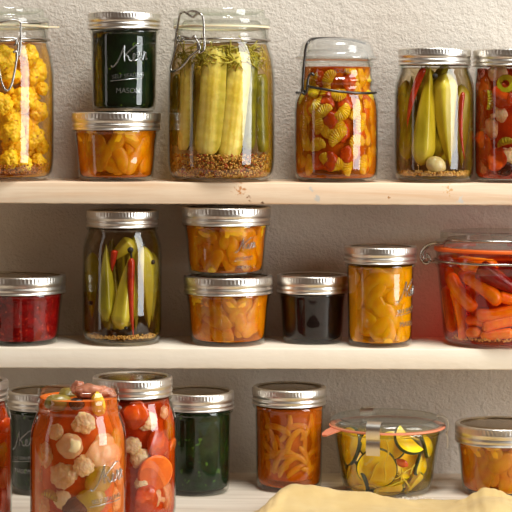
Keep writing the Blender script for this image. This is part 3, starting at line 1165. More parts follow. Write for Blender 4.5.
for q, (px, w) in enumerate([(178, 12), (194, 12), (214, 13), (234, 12), (250, 12), (264, 11)]):
    p0, p1 = hit(jC, px, 156, 0.040), hit(jC, px + 1, 46, 0.040)
    p0.x = p1.x = jC.c.x + max(min(p0.x - jC.c.x, 0.036), -0.036)
    p0.y = p1.y = jC.c.y + 0.002 + 0.006 * (q % 2)
    put('cucumber_spear', spear_mesh((p1 - p0).length, w / 1000, w / 1000), [M['spear_flesh'], M['spear_skin']], Matrix.Translation(p0) @ align(p1 - p0, (0.3, 1, 0)),
        'green skinned cucumber spear standing in the largest clamp jar', 'cucumber', 'cucumber spears, skin side out')
fill(jC, 0.136, brine_mat('pickle_brine', (236, 196, 10), 15, 0.02, 0.65, (176, 128, 10), 0.66), 'brine', 'olive gold brine around the cucumber spears', 'brine')
M['mustard'] = food('mustard_seed', (206, 142, 54), (236, 190, 104), 400, 0.5, 0.2)
M['dark_seed'] = food('dark_mustard_seed', (150, 56, 20), (190, 96, 34), 400, 0.5, 0.1)
bed(jC, 'mustard_seeds', 'deep bed of tan mustard seeds under the cucumber spears', 0.006, 0.027, 0.0010, 1100, M['mustard'], 1.5, 8)
bed(jC, 'chili_flakes', 'red brown chili flakes among the seeds under the cucumber spears', 0.006, 0.028, 0.0012, 300, M['dark_seed'], 1.5, 9)
M['dill'] = food('dill_frond', (136, 122, 10), (190, 172, 40), 200, 0.5, 0.0)
bm = bmesh.new()
rr = random.Random(5)
for q in range(170):
    a = rr.uniform(-1.2, 1.3)
    z = rr.uniform(0.116, 0.1335)
    p = ring(jC, a, z, 0.0022 + rr.random() * 0.004) - jC.c
    L = rr.uniform(0.006, 0.020)
    pts = [p]
    dv = Vector((rr.uniform(-1, 1), rr.uniform(-0.1, 0.4), rr.uniform(-0.9, 0.5))).normalized()
    for s in range(4):
        dv = (dv + Vector((rr.uniform(-0.4, 0.4), rr.uniform(-0.2, 0.3), rr.uniform(-0.4, 0.3)))).normalized()
        nx_ = pts[-1] + dv * L / 4
        rad = math.hypot(nx_.x, nx_.y)
        lim = Rin(jC, min(nx_.z, 0.134)) - 0.0034
        if rad > lim:
            nx_.x *= lim / rad
            nx_.y *= lim / rad
        pts.append(nx_)
    tube(bm, catmull(pts, 3), rr.uniform(0.0006, 0.0013), 5, taper=lambda t: 1 - 0.6 * t)
o = link_mesh('dill_fronds', to_mesh('dill_fronds', bm, 0), M['dill'], None, Matrix.Translation(jC.c))
tag(o, 'feathery green dill fronds floating above the cucumber spears', 'herb', None, 'stuff')

# --- bail jar of chopped relish
jD = jar('bail', 336, -0.008, Z1, 'wire-bail jar of yellow and red chopped relish under a domed glass lid, upper shelf', name='bail_jar')
bm = bmesh.new()
pr = [(0, 143), (14, 142.9), (28, 141.2), (33.5, 138.4), (35.8, 134), (36.6, 128), (38.4, 125), (40.8, 124), (41, 122.4), (39.6, 121.4), (36, 120.8), (33, 119.9), (31.5, 119.9), (31.5, 126), (28, 131), (0, 132)]
lathe(bm, [(r / 1000, z / 1000) for r, z in pr], 96)
M['pale_reflect_glass'] = glass_mat('old_lid_glass', (0.86, 0.86, 0.83), (0.55, 0.55, 0.51), 0.16, 0.25, 1.6, 0.18)  # whitened colour stands in for reflections inside the dome
link_mesh('glass_lid', to_mesh('glass_lid', bm, 50), M['pale_reflect_glass'], jD.root)
nk = 0.0385
hb = lambda px, py, r: hit(jD, px, py, R=r)
wire_obj(jD, 'wire_bail', [[hb(305.4, 90.5, .0390), hb(303.4, 91.5, .0405), hb(302.6, 89, .042), hb(303.4, 74, .0425), hb(304.4, 60, .0425), hb(306, 47, .0425), hb(308.6, 41.6, .040)] +
                           [world_pt(312, 39.0, -0.026), world_pt(322, 38.2, -0.016), world_pt(340, 38.4, -0.002), world_pt(356, 40.6, 0.010), world_pt(365, 43.6, 0.020)]], 0.0013, 'dark_wire')
neck = [hb(308.6, 86.2, .0394)] + [hb(px, py, .0392) for px, py in [(313, 87.4), (325, 89.4), (340, 91.6), (356, 92.8), (368, 93.2), (374, 92.6)]]
wire_obj(jD, 'wire_hoop', [neck + [Vector((jD.c.x + 0.0395 * math.sin(a), jD.c.y - 0.0395 * math.cos(a), neck[-1].z - jD.c.z + jD.c.z)) for a in (1.6, 2.0, 2.5, 3.1, 3.7, 4.2, 4.6, 4.85)]], 0.0013, 'dark_wire')
wire_obj(jD, 'wire_lever', [[hb(313.8, 75.6, .0372), hb(312, 73.4, .0375), hb(309.2, 75.5, .0385), hb(307.8, 82, .0395), hb(306.8, 90, .0405), hb(304.6, 94.2, .041), hb(302.4, 92, .0415), hb(301.8, 89, .041)]], 0.0013, 'dark_wire')
lettering(jD, 0.12, 0.106, 1.0, False, ('IDEAL', 0.0062, 0.0015), False)
M['relish'] = turbid_mat('relish_sauce', (176, 62, 0), (216, 120, 0), (240, 150, 24), opac=(0.25, 0.75), scale=45)
fill_pulp(jD, 0.114, M['relish'], RELISH, 'relish_sauce', 'orange relish sauce inside the wire-bail jar', 'thin clear juice around the relish pieces of the wire-bail jar', 'sauce', 0.0085)
M['celery'] = food('celery_yellow', (224, 172, 4), (244, 214, 40), 90, 0.35, 0.4)
M['tomato'] = food('tomato_red', (176, 44, 0), (216, 84, 4), 80, 0.3, 0.4)
pack(jD, 40, 0.006, 0.112, [(cres('celery_slice', 0.0105, 0.0066, 0.0025, 2.4, 12), M['celery'], 0.0104, 0.0032)], 'yellow ribbed celery slice packed in the wire-bail relish jar', 'celery', 'celery slices in the relish', 'celery_slice', 1.4, 21, tight=0.56)
pack(jD, 18, 0.008, 0.110, [(lambda i: blob_mesh('tomato_piece', 0.0095, i, 0.35, 1.3, (1, 0.5, 1)), M['tomato'], 0.0095, 0.0064)], 'red tomato piece packed in the wire-bail relish jar', 'tomato', 'tomato pieces in the relish', 'tomato_piece', 1.35, 22, tight=0.8)

# --- okra jar, upper shelf
M['okra'] = food('okra_skin', (140, 130, 12), (192, 180, 48), 60, 0.28, 0.25, 0.15, 200, (1, 1, 0.3))
M['okra_bright'] = food('okra_skin_bright', (180, 162, 22), (222, 204, 76), 60, 0.28, 0.25, 0.15, 200, (1, 1, 0.3))
M['chili'] = food('chili_skin', (150, 22, 6), (206, 60, 20), 80, 0.25, 0.3)
M['peppercorn'] = food('peppercorn_black', (14, 10, 8), (44, 32, 22), 500, 0.6, 0.0, 0.6, 900)
M['garlic'] = food('garlic_clove', (206, 180, 116), (232, 212, 158), 90, 0.3, 0.5)


def pod(j, a, b, r, label, group, mat='okra', bend=0.0, extra=0.0):
    """a pod from its blunt cap at a to its tip at b, pixels on the glass"""
    r *= 1.13
    ins = r / 1000 * 1.02 + 0.0012 + extra
    p0, p1 = hit(j, *a, ins), hit(j, *b, ins)
    m = max(p0.y, p1.y) if extra == 0 else None
    d = p1 - p0
    return put('okra_pod', okra_mesh(d.length, r / 1000, bend), M[mat], Matrix.Translation(p0) @ align(d), label, 'okra', group)


jE = jar('pint', 434, -0.010, Z1, 'pint jar of green okra with a garlic clove at its base, on the upper shelf')
lE = 'green okra pod upright in the upper shelf okra jar'
gE = 'okra pods, upper shelf jar'
for a, b, r, mt, bd, ex in [((421, 166), (430, 66), 10.5, 'okra_bright', 0.0, 0), ((446, 72), (450, 166), 11.0, 'okra_bright', 0.03, 0), ((405, 160), (412, 76), 8.5, 'okra', 0.0, 0.0), ((468, 84), (464, 168), 8.5, 'okra_bright', 0.0, 0),
                            ((438, 158), (440, 84), 9.0, 'okra', 0.0, 0.016), ((458, 158), (455, 72), 8.0, 'okra', 0, 0.014), ((399, 80), (400, 150), 6.5, 'okra', 0, 0.0), ((412, 68), (408, 162), 9, 'okra', 0, 0.018), ((428, 66), (426, 160), 10, 'okra', 0, 0.03), ((404, 70), (402, 164), 9, 'okra', 0, 0.016), ((468, 70), (466, 164), 9, 'okra', 0, 0.016), ((416, 164), (420, 66), 10, 'okra', 0, 0.034), ((458, 164), (462, 66), 10, 'okra', 0, 0.03), ((448, 64), (452, 160), 10, 'okra', 0, 0.03)]:
    pod(jE, a, b, r, lE, gE, mt, bd, ex)
p0, p1 = hit(jE, 424, 68, 0.0045), hit(jE, 407, 128, 0.0045)
put('red_chili', chili_mesh((p1 - p0).length, 0.0036), M['chili'], Matrix.Translation(p0) @ align(p1 - p0), 'red chili slanting behind the leftmost pods of the garlic okra jar', 'chili')
p0, p1 = hit(jE, 463, 92, 0.004), hit(jE, 465, 160, 0.004)
put('red_chili', chili_mesh((p1 - p0).length, 0.0026), M['chili'], Matrix.Translation(p0) @ align(p1 - p0), 'thin red chili upright near the edge of the garlic okra jar', 'chili')
put('garlic_clove', blob_mesh('garlic_clove', 0.0085, 3, 0.12, 1.2, (1.15, 0.8, 0.95)), M['garlic'], Matrix.Translation(hit(jE, 436, 165, 0.0078)) @ Matrix.Rotation(0.4, 4, 'Y'), 'pale garlic clove low in the okra jar on the upper shelf', 'garlic')
put('peppercorn', blob_mesh('peppercorn', 0.0028, 1, 0.15, 3, sub=3), M['peppercorn'], Matrix.Translation(hit(jE, 435, 76, 0.004)), 'black peppercorn between pods under the lid of the garlic okra jar', 'peppercorn')
bed(jE, 'mustard_seeds', 'tan mustard seeds settled under the okra of the garlic jar', 0.0075, 0.0115, 0.0012, 330, M['mustard'], 1.5, 10)
fill(jE, 0.1135, brine_mat('okra_brine', (220, 184, 20), 20, 0.02, 0.65, (132, 104, 10), 0.66), 'brine', 'olive gold brine around the okra of the garlic jar', 'brine')

# --- tomato vegetable jar at the end of the upper shelf
M['red_sauce'] = turbid_mat('tomato_brine', (150, 20, 0), (214, 84, 8), (226, 84, 24), opac=(0.25, 0.75), scale=32)
M['orange_sauce'] = turbid_mat('orange_tomato_brine', (166, 28, 2), (230, 116, 20), (238, 120, 54), opac=(0.2, 0.7), scale=28)
M['cauli_cream'] = food('cream_cauliflower', (248, 224, 160), (252, 240, 200), 160, 0.5, 0.4, 0.4, 420)
M['olive'] = food('green_olive', (150, 140, 14), (186, 170, 34), 60, 0.25, 0.3)
M['dull_olive'] = food('dull_green_olive', (120, 100, 30), (160, 136, 56), 60, 0.3, 0.3)
M['onion'] = food('pearl_onion', (244, 200, 140), (250, 224, 176), 50, 0.25, 0.5)
M['carrot_coin'] = food('carrot_orange', (224, 96, 14), (240, 124, 30), 80, 0.3, 0.4)
M['black_olive'] = food('black_olive', (22, 14, 12), (50, 30, 24), 80, 0.25, 0.0)
M['red_pepper'] = food('red_pepper', (186, 46, 6), (218, 92, 18), 70, 0.22, 0.3)
M['brown_olive'] = food('brown_pepper', (150, 84, 56), (206, 140, 110), 60, 0.3, 0.3)


def disc_mesh(name, R, th, hole=0.0):
    bm = bmesh.new()
    e = th * 0.3
    if hole:
        pr = [(hole, -th / 2), (R - e, -th / 2), (R, -th / 2 + e), (R, th / 2 - e), (R - e, th / 2), (hole, th / 2)]
        lathe(bm, pr, 36, closed=True)
    else:
        lathe(bm, [(0, -th / 2), (R - e, -th / 2), (R, -th / 2 + e), (R, th / 2 - e), (R - e, th / 2), (0, th / 2)], 36)
    return to_mesh(name, bm, 40)


def piece(j, kind, px, py, R, label, group=None, seed=1, sink=0.82, stretch=1.2, axis=None):
    """one vegetable piece pressed against the glass; R in mm"""
    rr = random.Random(seed * 7 + int(px * 3 + py))
    R = R / 1000 * 1.18

    def press(me, mat, name, cat, rot, k=0.5, ins=0.62):
        # pressed a little flat where it lies against the glass
        p = hit(j, px, py, R * ins + 0.0006)
        out = Vector((p.x - j.c.x, p.y - j.c.y, 0)).normalized()
        me.transform(rot)
        me.transform(Matrix.Scale(k, 4, out))
        put(name, me, M[mat], Matrix.Translation(p), label, cat, group)
    if kind == 'floret':
        press(floret_mesh(R, seed, 1.2), 'cauli_cream', 'cauliflower_floret', 'cauliflower', align(axis or (rr.uniform(-0.9, 0.9), -0.6, rr.uniform(-0.2, 0.9))), 0.55, 0.70)
    elif kind == 'olive':
        press(blob_mesh('green_olive', R, seed, 0.06, 1, (1, 1, 1.25)), 'olive', 'green_olive', 'olive', align(axis or (rr.uniform(-1, 1), 0, rr.uniform(-1, 1))))
    elif kind == 'black':
        press(blob_mesh('black_olive', R, seed, 0.06, 1, (1, 1, 1.25)), 'black_olive', 'black_olive', 'olive', align(axis or (1, 0, 0.3)))
    elif kind == 'onion':
        press(blob_mesh('pearl_onion', R, seed, 0.26, 1.5, (1, 1, 1.2)), 'onion', 'pearl_onion', 'onion', rand_rot(rr))
    elif kind == 'coin':
        p = hit(j, px, py, 0.0030)
        out = Vector((p.x - j.c.x, p.y - j.c.y, rr.uniform(-0.01, 0.01)))
        put('carrot_slice', disc_mesh('carrot_slice', R, 0.004), M['carrot_coin'], Matrix.Translation(p) @ align(out + Vector((rr.uniform(-0.01, 0.01), 0, 0))), label, 'carrot', group)
    elif kind == 'ring':
        p = hit(j, px, py, 0.0030)
        out = Vector((p.x - j.c.x, p.y - j.c.y, 0.004))
        put('olive_slice', disc_mesh('olive_slice', R, 0.004, R * 0.42), M['olive'], Matrix.Translation(p) @ align(out), label, 'olive', group)
    elif kind == 'pepper':
        p = hit(j, px, py, R * 0.38)
        out = Vector((p.x - j.c.x, p.y - j.c.y, 0))
        put('red_pepper_piece', blob_mesh('red_pepper_piece', R, seed, 0.3, 1.2, (1, 0.36, 1.15)), M['red_pepper'], Matrix.Translation(p) @ align((rr.uniform(-0.5, 0.5), 0, 1), out), label, 'pepper', group)
    elif kind == 'celery':
        p = hit(j, px, py, R * 0.3)
        out = Vector((p.x - j.c.x, p.y - j.c.y, 0))
        put('celery_slice', crescent_mesh('celery_slice', R, R * 0.36, R * 0.24, 1.9, 7), M['olive'], Matrix.Translation(p) @ align(axis or (rr.uniform(-1, 1), 0, rr.uniform(-1, 1)), out), label, 'celery', group)


jF = jar('wide', 516, -0.006, Z1, 'jar of tomato red mixed vegetables, last one on the upper shelf beside the okra')
fill_pulp(jF, 0.113, M['red_sauce'], TOMATO, 'tomato_pulp', 'red tomato pulp inside the last jar of the upper shelf', 'thin red juice against the glass of the last upper shelf jar', 'sauce', 0.0085)
T = 'inside the last red jar of the upper shelf'
for q, (k, px, py, R, lb) in enumerate([
        ('ring', 506, 84, 8, 'green olive ring near the top ' + T), ('celery', 492, 100, 10, 'curved celery slice over the white floret ' + T), ('floret', 500, 114, 8, 'small cream floret under the olive ring ' + T),
        ('floret', 492, 129, 12, 'wide cream cauliflower floret at mid height ' + T), ('celery', 505, 141, 9, 'green celery slice under the wide floret ' + T), ('pepper', 484, 92, 11, 'bright red pepper piece high up ' + T),
        ('floret', 508, 158, 10, 'cream floret near the bottom edge ' + T), ('onion', 498, 72, 8, 'pale onion under the lid ' + T), ('pepper', 502, 97, 9, 'red pepper piece beside the celery ' + T), ('pepper', 484, 146, 12, 'red pepper piece low down ' + T), ('floret', 483, 166, 8, 'cream cauliflower bit at the bottom ' + T),
        ('black', 505, 169, 6, 'black olive at the bottom ' + T), ('pepper', 497, 159, 9, 'red pepper piece above the black olive ' + T)]):
    piece(jF, k, px, py, R, lb, None, q + 2)

# ==================================================================== MIDDLE SHELF
jG = jar('squat', 21, -0.009, Z2, 'squat jar of bright red jam with a silver lid, on the middle shelf', rz=1.0)
M['red_jam'] = turbid_mat('red_jam', (100, 0, 0), (156, 6, 4), (150, 14, 20), opac=(0.75, 0.97), scale=140, sss=0.35, specks=((196, 60, 30), 260, 0.68))
fill(jG, 0.0495, M['red_jam'], 'red_jam', 'crimson seedy jam inside the squat jar of the middle shelf', 'jam')

jH = jar('pint', 122, -0.006, Z2, 'pint jar of dark olive okra with an upright red chili, on the middle shelf')
lH = 'dark olive okra pod in the middle shelf chili jar'
gH = 'okra pods, middle shelf jar'
for a, b, r, mt, bd, ex in [((120, 330), (131, 254), 9.8, 'okra_bright', 0.0, 0), ((107, 322), (106, 244), 7.8, 'okra', 0.0, 0), ((143, 246), (150, 328), 9.0, 'okra_bright', 0, 0), ((133, 240), (108, 262), 7.0, 'okra_bright', 0, 0.006),
                            ((91, 252), (92, 318), 6.5, 'okra', 0, 0.0), ((156, 252), (154, 322), 6.5, 'okra', 0, 0.0), ((126, 244), (124, 318), 8, 'okra', 0, 0.022), ((98, 320), (98, 250), 8, 'okra', 0, 0.02), ((140, 322), (138, 250), 8, 'okra', 0, 0.02),
                            ((112, 330), (113, 238), 9, 'okra', 0, 0.034), ((95, 330), (97, 240), 8, 'okra', 0, 0.014), ((150, 238), (151, 332), 8, 'okra', 0, 0.014), ((132, 236), (130, 330), 9, 'okra', 0, 0.036), ((150, 250), (150, 320), 8, 'okra', 0, 0.034)]:
    pod(jH, a, b, r, lH, gH, mt, bd, ex)
p0, p1 = hit(jH, 131.5, 258, 0.0042), hit(jH, 133.5, 338, 0.0042)
ch = put('red_chili', chili_mesh((p1 - p0).length, 0.0036, 0.02), M['chili'], Matrix.Translation(p0) @ align(p1 - p0), 'upright orange red chili at the front of the middle shelf okra jar', 'chili')
bm = bmesh.new()
tube(bm, [Vector((0, 0, 0.001)), Vector((0.0003, 0, -0.003)), Vector((0.0002, 0, -0.007))], 0.0011, 8)
link_mesh('stem', to_mesh('stem', bm, 0), M['peppercorn'], ch)
p0, p1 = hit(jH, 115, 250, 0.012), hit(jH, 112, 272, 0.012)
put('red_chili', chili_mesh((p1 - p0).length, 0.0034, 0.02), M['chili'], Matrix.Translation(p0) @ align(p1 - p0), 'short red chili tip behind the leaning pod of the middle shelf okra jar', 'chili')
for px, py, R, lb in [(130.5, 250, 3.0, 'black peppercorn above the upright chili'), (152.5, 262, 2.6, 'black peppercorn near the shoulder edge of the chili okra jar'), (90.5, 303, 2.4, 'black peppercorn low beside the palest glass streak of the chili okra jar'), (126, 328, 1.8, 'tiny black peppercorn at the cap of the front okra pod')]:
    put('peppercorn', blob_mesh('peppercorn', R / 1000, 1, 0.15, 3, sub=3), M['peppercorn'], Matrix.Translation(hit(jH, px, py, R / 1000 + 0.0006)), lb, 'peppercorn')
bed(jH, 'mustard_seeds', 'golden mustard seeds lining the base of the chili okra jar', 0.0075, 0.010, 0.0011, 300, M['mustard'], 1.5, 12)
fill(jH, 0.1135, brine_mat('dark_okra_brine', (206, 164, 6), 20, 0.02, 0.6, (110, 82, 4), 0.66), 'brine', 'brown olive brine around the okra of the chili jar', 'brine')

jI2 = jar('squat', 228, -0.007, Z2, 'squat amber preserve jar on the middle shelf, beneath its twin', rz=0.7)
jI1 = jar('squat', 226, -0.009, Z2 + LID['squat'][2] / 1000 + 0.0001, 'squat amber preserve jar with raised lettering, stacked on its twin on the middle shelf')
lettering(jI1, 0.52, 0.031, 0.80, True)
preserve(jI2, M['marm_gold'], 0.050, 'golden brown preserve inside the lower of the twin squat jars', 'orange fruit slice in the lower of the twin squat jars', 'fruit slices, lower twin jar', 16, M['peel_amber'], 0.013, 31)
preserve(jI1, M['marm_gold'], 0.050, 'golden brown preserve inside the lettered upper twin squat jar', 'orange fruit slice in the lettered upper twin squat jar', 'fruit slices, upper twin jar', 16, M['peel_amber'], 0.012, 32)

jJ = jar('small', 312.5, 0.007, Z2, 'squat jar of near-black jam on the middle shelf, beside the tall amber jar', rz=1.7)
M['dark_jam'] = turbid_mat('dark_jam', (10, 3, 3), (26, 6, 5), (30, 6, 6), opac=(0.95, 1.0), scale=100, sss=0.0)
fill(jJ, 0.0495, M['dark_jam'], 'dark_jam', 'near-black jam inside the squat jar of the middle shelf', 'jam')

jK = jar('half', 380, -0.016, Z2, 'half-pint jar of bright yellow preserve with raised lettering, on the middle shelf by the carrots')
lettering(jK, 0.95, 0.054, 1.2, True)
preserve(jK, M['marm_yellow'], 0.079, 'bright yellow preserve inside the half-pint jar by the carrots', 'yellow fruit slice in the half-pint jar beside the carrots', 'fruit slices, yellow half-pint jar', 24, M['peach'], 0.014, 33, clear=YELLOW)

# --- carrots in the squat clamp jar
jL = jar('terrine', 498, -0.002, Z2, 'squat wide wire-clamp jar of whole baby carrots with an orange seal, on the middle shelf', name='clamp_jar')
bm = bmesh.new()
pr = [(0, 111.2), (50, 111.4), (54.5, 112.6), (57, 112.4), (58, 110.6), (58, 105), (59.2, 104), (62.6, 103.4), (63.4, 101.8), (63.2, 98.2), (61.5, 97.3), (58.4, 97.0), (57.4, 94.0), (55, 94.0), (54, 101), (50, 106), (0, 106.6)]
lathe(bm, [(r / 1000, z / 1000) for r, z in pr], 112)
link_mesh('glass_lid', to_mesh('glass_lid', bm, 50), M['lid_glass'], jL.root)
bm = bmesh.new()
lathe(bm, [(r / 1000, z / 1000) for r, z in [(59.2, 93.5), (63.6, 93.5), (64.2, 94.2), (64.2, 96.2), (63.6, 97.0), (59.2, 97.0)]], 112, closed=True)
link_mesh('gasket', to_mesh('gasket', bm, 50), M['orange_rubber'], jL.root)
wire_obj(jL, 'wire_hoop', [circle(jL, 0.0645, 0.0835)], 0.0012, closed=True)
xL = jL.c.x
LP = lambda px, py, y: world_pt(px, py, y)
wire_obj(jL, 'wire_bail', [[Vector((xL + 0.0595 * math.sin(a), jL.c.y - 0.0595 * math.cos(a), jL.c.z + 0.1055)) for a in (1.3, 0.9, 0.5, 0.1, -0.4, -0.8, -1.1)] +
                           [LP(443, 243.4, -0.014), LP(436, 242.4, -0.012), LP(428, 244.5, -0.010), LP(422.5, 250, -0.008), LP(420.5, 257, -0.008), LP(423, 262, -0.008), LP(427, 263.4, -0.008), LP(429.5, 261, -0.008), LP(428.4, 255, -0.008)],
                           [LP(443, 242.8, -0.002), LP(434, 243.6, 0.0), LP(428, 246.5, 0.001), LP(424, 252, 0.001), LP(423.6, 259, 0.001), LP(427, 262.6, 0.0)]], 0.0012)
wire_obj(jL, 'wire_lever', [[LP(425, 262.6, -0.006), LP(429, 262.4, -0.006), LP(434, 261.6, -0.005), LP(439, 262.2, -0.004)], [LP(426, 259, -0.0075), LP(427.5, 254, -0.0075), LP(429.5, 258, -0.0075), LP(431, 262.6, -0.0075)]], 0.0012)
M['carrot'] = food('baby_carrot', (246, 116, 0), (255, 156, 4), 60, 0.28, 0.35, 0.2, 300, (1, 1, 2.5))
lL, gL = 'peeled orange baby carrot packed in the squat clamp jar', 'baby carrots in the clamp jar'
for q, (a, b, r0, r1, bd) in enumerate([
        ((451, 276), (474, 308), 7.0, 6.6, 0.05), ((466, 276), (499, 302), 7.6, 7.4, -0.04), ((454, 292), (462, 338), 5.2, 4.4, -0.05), ((446, 288), (452, 330), 5.0, 4.6, 0.03), ((478, 315), (520, 308), 6.4, 6.2, 0.05),
        ((467, 320), (486, 322), 5.0, 5.6, 0.0), ((484, 328), (522, 320), 5.8, 6.0, -0.05), ((467, 333), (480, 332), 5.4, 5.0, 0), ((482, 336), (512, 333), 4.6, 5.4, 0.0), ((498, 296), (520, 302), 5.8, 6, 0),
        ((444, 268), (450, 284), 5.0, 5.2, 0), ((462, 266), (476, 266), 5.0, 5.0, 0)]):
    ins = max(r0, r1) / 1000 + 0.0012 + (0.004 if q in (5, 9, 10) else 0)
    p0, p1 = hit(jL, *a, ins), hit(jL, *b, ins)
    d = p1 - p0
    put('carrot', carrot_mesh(d.length * 1.12, r0 / 1000, r1 / 1000, bd, q), M['carrot'], Matrix.Translation(p0 - d * 0.06) @ align(d), lL, 'carrot', gL)
for q, (a, b) in enumerate([((450, 300), (480, 285)), ((470, 312), (500, 318)), ((452, 322), (484, 330)), ((480, 290), (515, 290)), ((448, 276), (480, 272)), ((490, 300), (520, 325)), ((458, 262), (490, 266))]):
    p0, p1 = hit(jL, *a, 0.022), hit(jL, *b, 0.022)
    put('carrot', carrot_mesh((p1 - p0).length * 1.2, 0.007, 0.0068, 0, q + 20), M['carrot'], Matrix.Translation(p0) @ align(p1 - p0), lL, 'carrot', gL)
p0, p1 = hit(jL, 478, 268, 0.0105), hit(jL, 516, 290, 0.0105)
M['dried_chili'] = food('dried_chili', (110, 10, 8), (164, 20, 14), 90, 0.25, 0.2, 0.7, 140)
put('red_chili', chili_mesh((p1 - p0).length * 1.25, 0.0100, 0.0), M['dried_chili'], Matrix.Translation(p0) @ align(p1 - p0), 'wrinkled dark red chili among the carrots of the squat clamp jar', 'chili')
bed(jL, 'mustard_seeds', 'pale seeds settled under the carrots', 0.0075, 0.0105, 0.0010, 170, M['mustard'], 1.3, 15)
fill(jL, 0.0868, brine_mat('carrot_brine', (240, 70, 0), 34, 0.01, 0.55, (186, 48, 0), 0.66), 'brine', 'clear red orange brine around the baby carrots', 'brine')

# ==================================================================== LOWEST BOARD
jN = jar('half', 43, -0.045, Z3, 'dark green jelly jar on the lowest board, behind the open red jar')
lettering(jN, -0.55, 0.052, 1.1, True)
M['green_deep'] = turbid_mat('leaf_green_jelly', (4, 18, 4), (16, 48, 8), (40, 70, 20), opac=(0.92, 1.0), scale=90, sss=0.0, specks=((60, 96, 20), 170, 0.66))
fill(jN, 0.080, M['green_deep'], 'green_jelly', 'dark leafy green jelly behind the open red jar', 'jelly')
jP = jar('half', 197, -0.045, Z3, 'dark green jelly jar on the lowest board, between red vegetables and amber preserve', rz=0.5)
fill(jP, 0.080, M['green_deep'], 'green_jelly', 'dark green jelly beside the amber jar of the lowest board', 'jelly')
jQ = jar('half', 289, -0.026, Z3, 'half-pint jar of deep amber preserve on the lowest board, behind the cloth', scale=1.02)
fill_pulp(jQ, 0.080, M['marm_deep'], DEEP, 'preserve', 'deep amber preserve inside the half-pint jar behind the cloth', 'amber syrup inside the half-pint jar behind the cloth', 'preserve', 0.0058)
mkq = cres('fruit_slice', 0.026, 0.0032, 0.0013, 1.5)
pack(jQ, 24, 0.012, 0.076, [(mkq, M['peel_amber'], 0.012, 0.0022)], 'thin orange fruit sliver in the half-pint jar behind the cloth', 'fruit', 'fruit slivers, deep amber jar', 'fruit_slice', 1.3, 35, tight=0.38)
jS = jar('squat', 500, -0.045, Z3, 'squat jar of orange preserve on the lowest board, beside the zucchini jar', rz=2.2)
preserve(jS, M['marm_gold'], 0.050, 'orange preserve inside the squat jar beside the zucchini', 'orange fruit slice in the squat jar beside the zucchini', 'fruit slices, lowest squat jar', 14, M['peel_amber'], 0.014, 36)

# --- zucchini in the rubber-ring jar
jR = jar('tulip', 387, -0.036, Z3, 'glass-lidded jar of zucchini slices with pink rubber ring and steel clips', name='preserving_jar')
bm = bmesh.new()
pr = [(0, 68.6), (40, 68.8), (46.5, 70.2), (49, 72.4), (51, 72.8), (55, 70.8), (56.8, 68.6), (57, 66.4), (56, 65.0), (53.6, 64.8), (51.4, 64.6), (50.2, 62.4), (48.6, 62.4), (47.6, 65.6), (44, 66.2), (0, 66.2)]
lathe(bm, [(r / 1000, z / 1000) for r, z in pr], 112)
link_mesh('glass_lid', to_mesh('glass_lid', bm, 50), M['lid_glass'], jR.root)
bm = bmesh.new()
lathe(bm, [(r / 1000, z / 1000) for r, z in [(51.6, 63.0), (57.0, 63.0), (57.3, 63.8), (57.0, 64.6), (51.6, 64.6)]], 112, closed=True)
gk = link_mesh('rubber_ring', to_mesh('rubber_ring', bm, 50), M['pink_rubber'], jR.root)
bm = bmesh.new()
ta = -1.16
tp = []
for (u, w) in [(0.0545, -0.010), (0.063, -0.0085), (0.0685, -0.0055), (0.0705, 0), (0.0685, 0.0055), (0.063, 0.0085), (0.0545, 0.010)]:
    e, t_ = Vector((math.sin(ta), -math.cos(ta), 0)), Vector((math.cos(ta), math.sin(ta), 0))
    tp.append(e * u + t_ * w + Vector((0, 0, 0.0638 - max(0, u - 0.057) * 0.45)))
lo = [bm.verts.new(p - Vector((0, 0, 0.0008))) for p in tp]
hi = [bm.verts.new(p + Vector((0, 0, 0.0008))) for p in tp]
bm.faces.new(lo[::-1])
bm.faces.new(hi)
for k in range(len(tp)):
    bm.faces.new((lo[k], lo[(k + 1) % len(tp)], hi[(k + 1) % len(tp)], hi[k]))
link_mesh('pull_tab', to_mesh('pull_tab', bm, 40), M['pink_rubber'], gk)


def clip(j, ang, w=0.0068, tail=True):
    """spring clip bent over the rim: a strip of steel of constant width"""
    path = [(0.0485, 0.0742), (0.0520, 0.0748), (0.0570, 0.0728), (0.0594, 0.0690), (0.0596, 0.0640), (0.0588, 0.0590), (0.0572, 0.0578), (0.0584, 0.0560), (0.0592, 0.0510), (0.0588, 0.0435)]
    if not tail:
        path = path[:7]
    e, t_ = Vector((math.sin(ang), -math.cos(ang), 0)), Vector((math.cos(ang), math.sin(ang), 0))
    bm = bmesh.new()
    P = catmull([(a, b, 0) for a, b in path], 4)
    rows = []
    for i, p in enumerate(P):
        a, b = P[max(i - 1, 0)], P[min(i + 1, len(P) - 1)]
        d = (b - a).normalized()
        n = Vector((-d.y, d.x, 0)) * 0.00035
        rows.append([bm.verts.new(e * (p.x + s * n.x) + t_ * (c * w) + Vector((0, 0, p.y + s * n.y))) for s, c in ((1, -1), (1, 1), (-1, 1), (-1, -1))])
    for A, B in zip(rows, rows[1:]):
        for k in range(4):
            bm.faces.new((A[k], A[(k + 1) % 4], B[(k + 1) % 4], B[k]))
    bm.faces.new(rows[0][::-1])
    bm.faces.new(rows[-1])
    link_mesh('steel_clip', to_mesh('steel_clip', bm, 35), M['silver'], j.root)


clip(jR, -0.30)
clip(jR, PI + 0.30, tail=False)
clip(jR, 1.45)
M['zuc_flesh'] = food('zucchini_flesh', (238, 188, 0), (252, 222, 20), 60, 0.3, 0.45, 0.15, 250, spots=((240, 214, 110), 150, 0.64))
M['zuc_rind'] = food('zucchini_rind', (24, 40, 8), (56, 70, 14), 90, 0.3, 0.1)


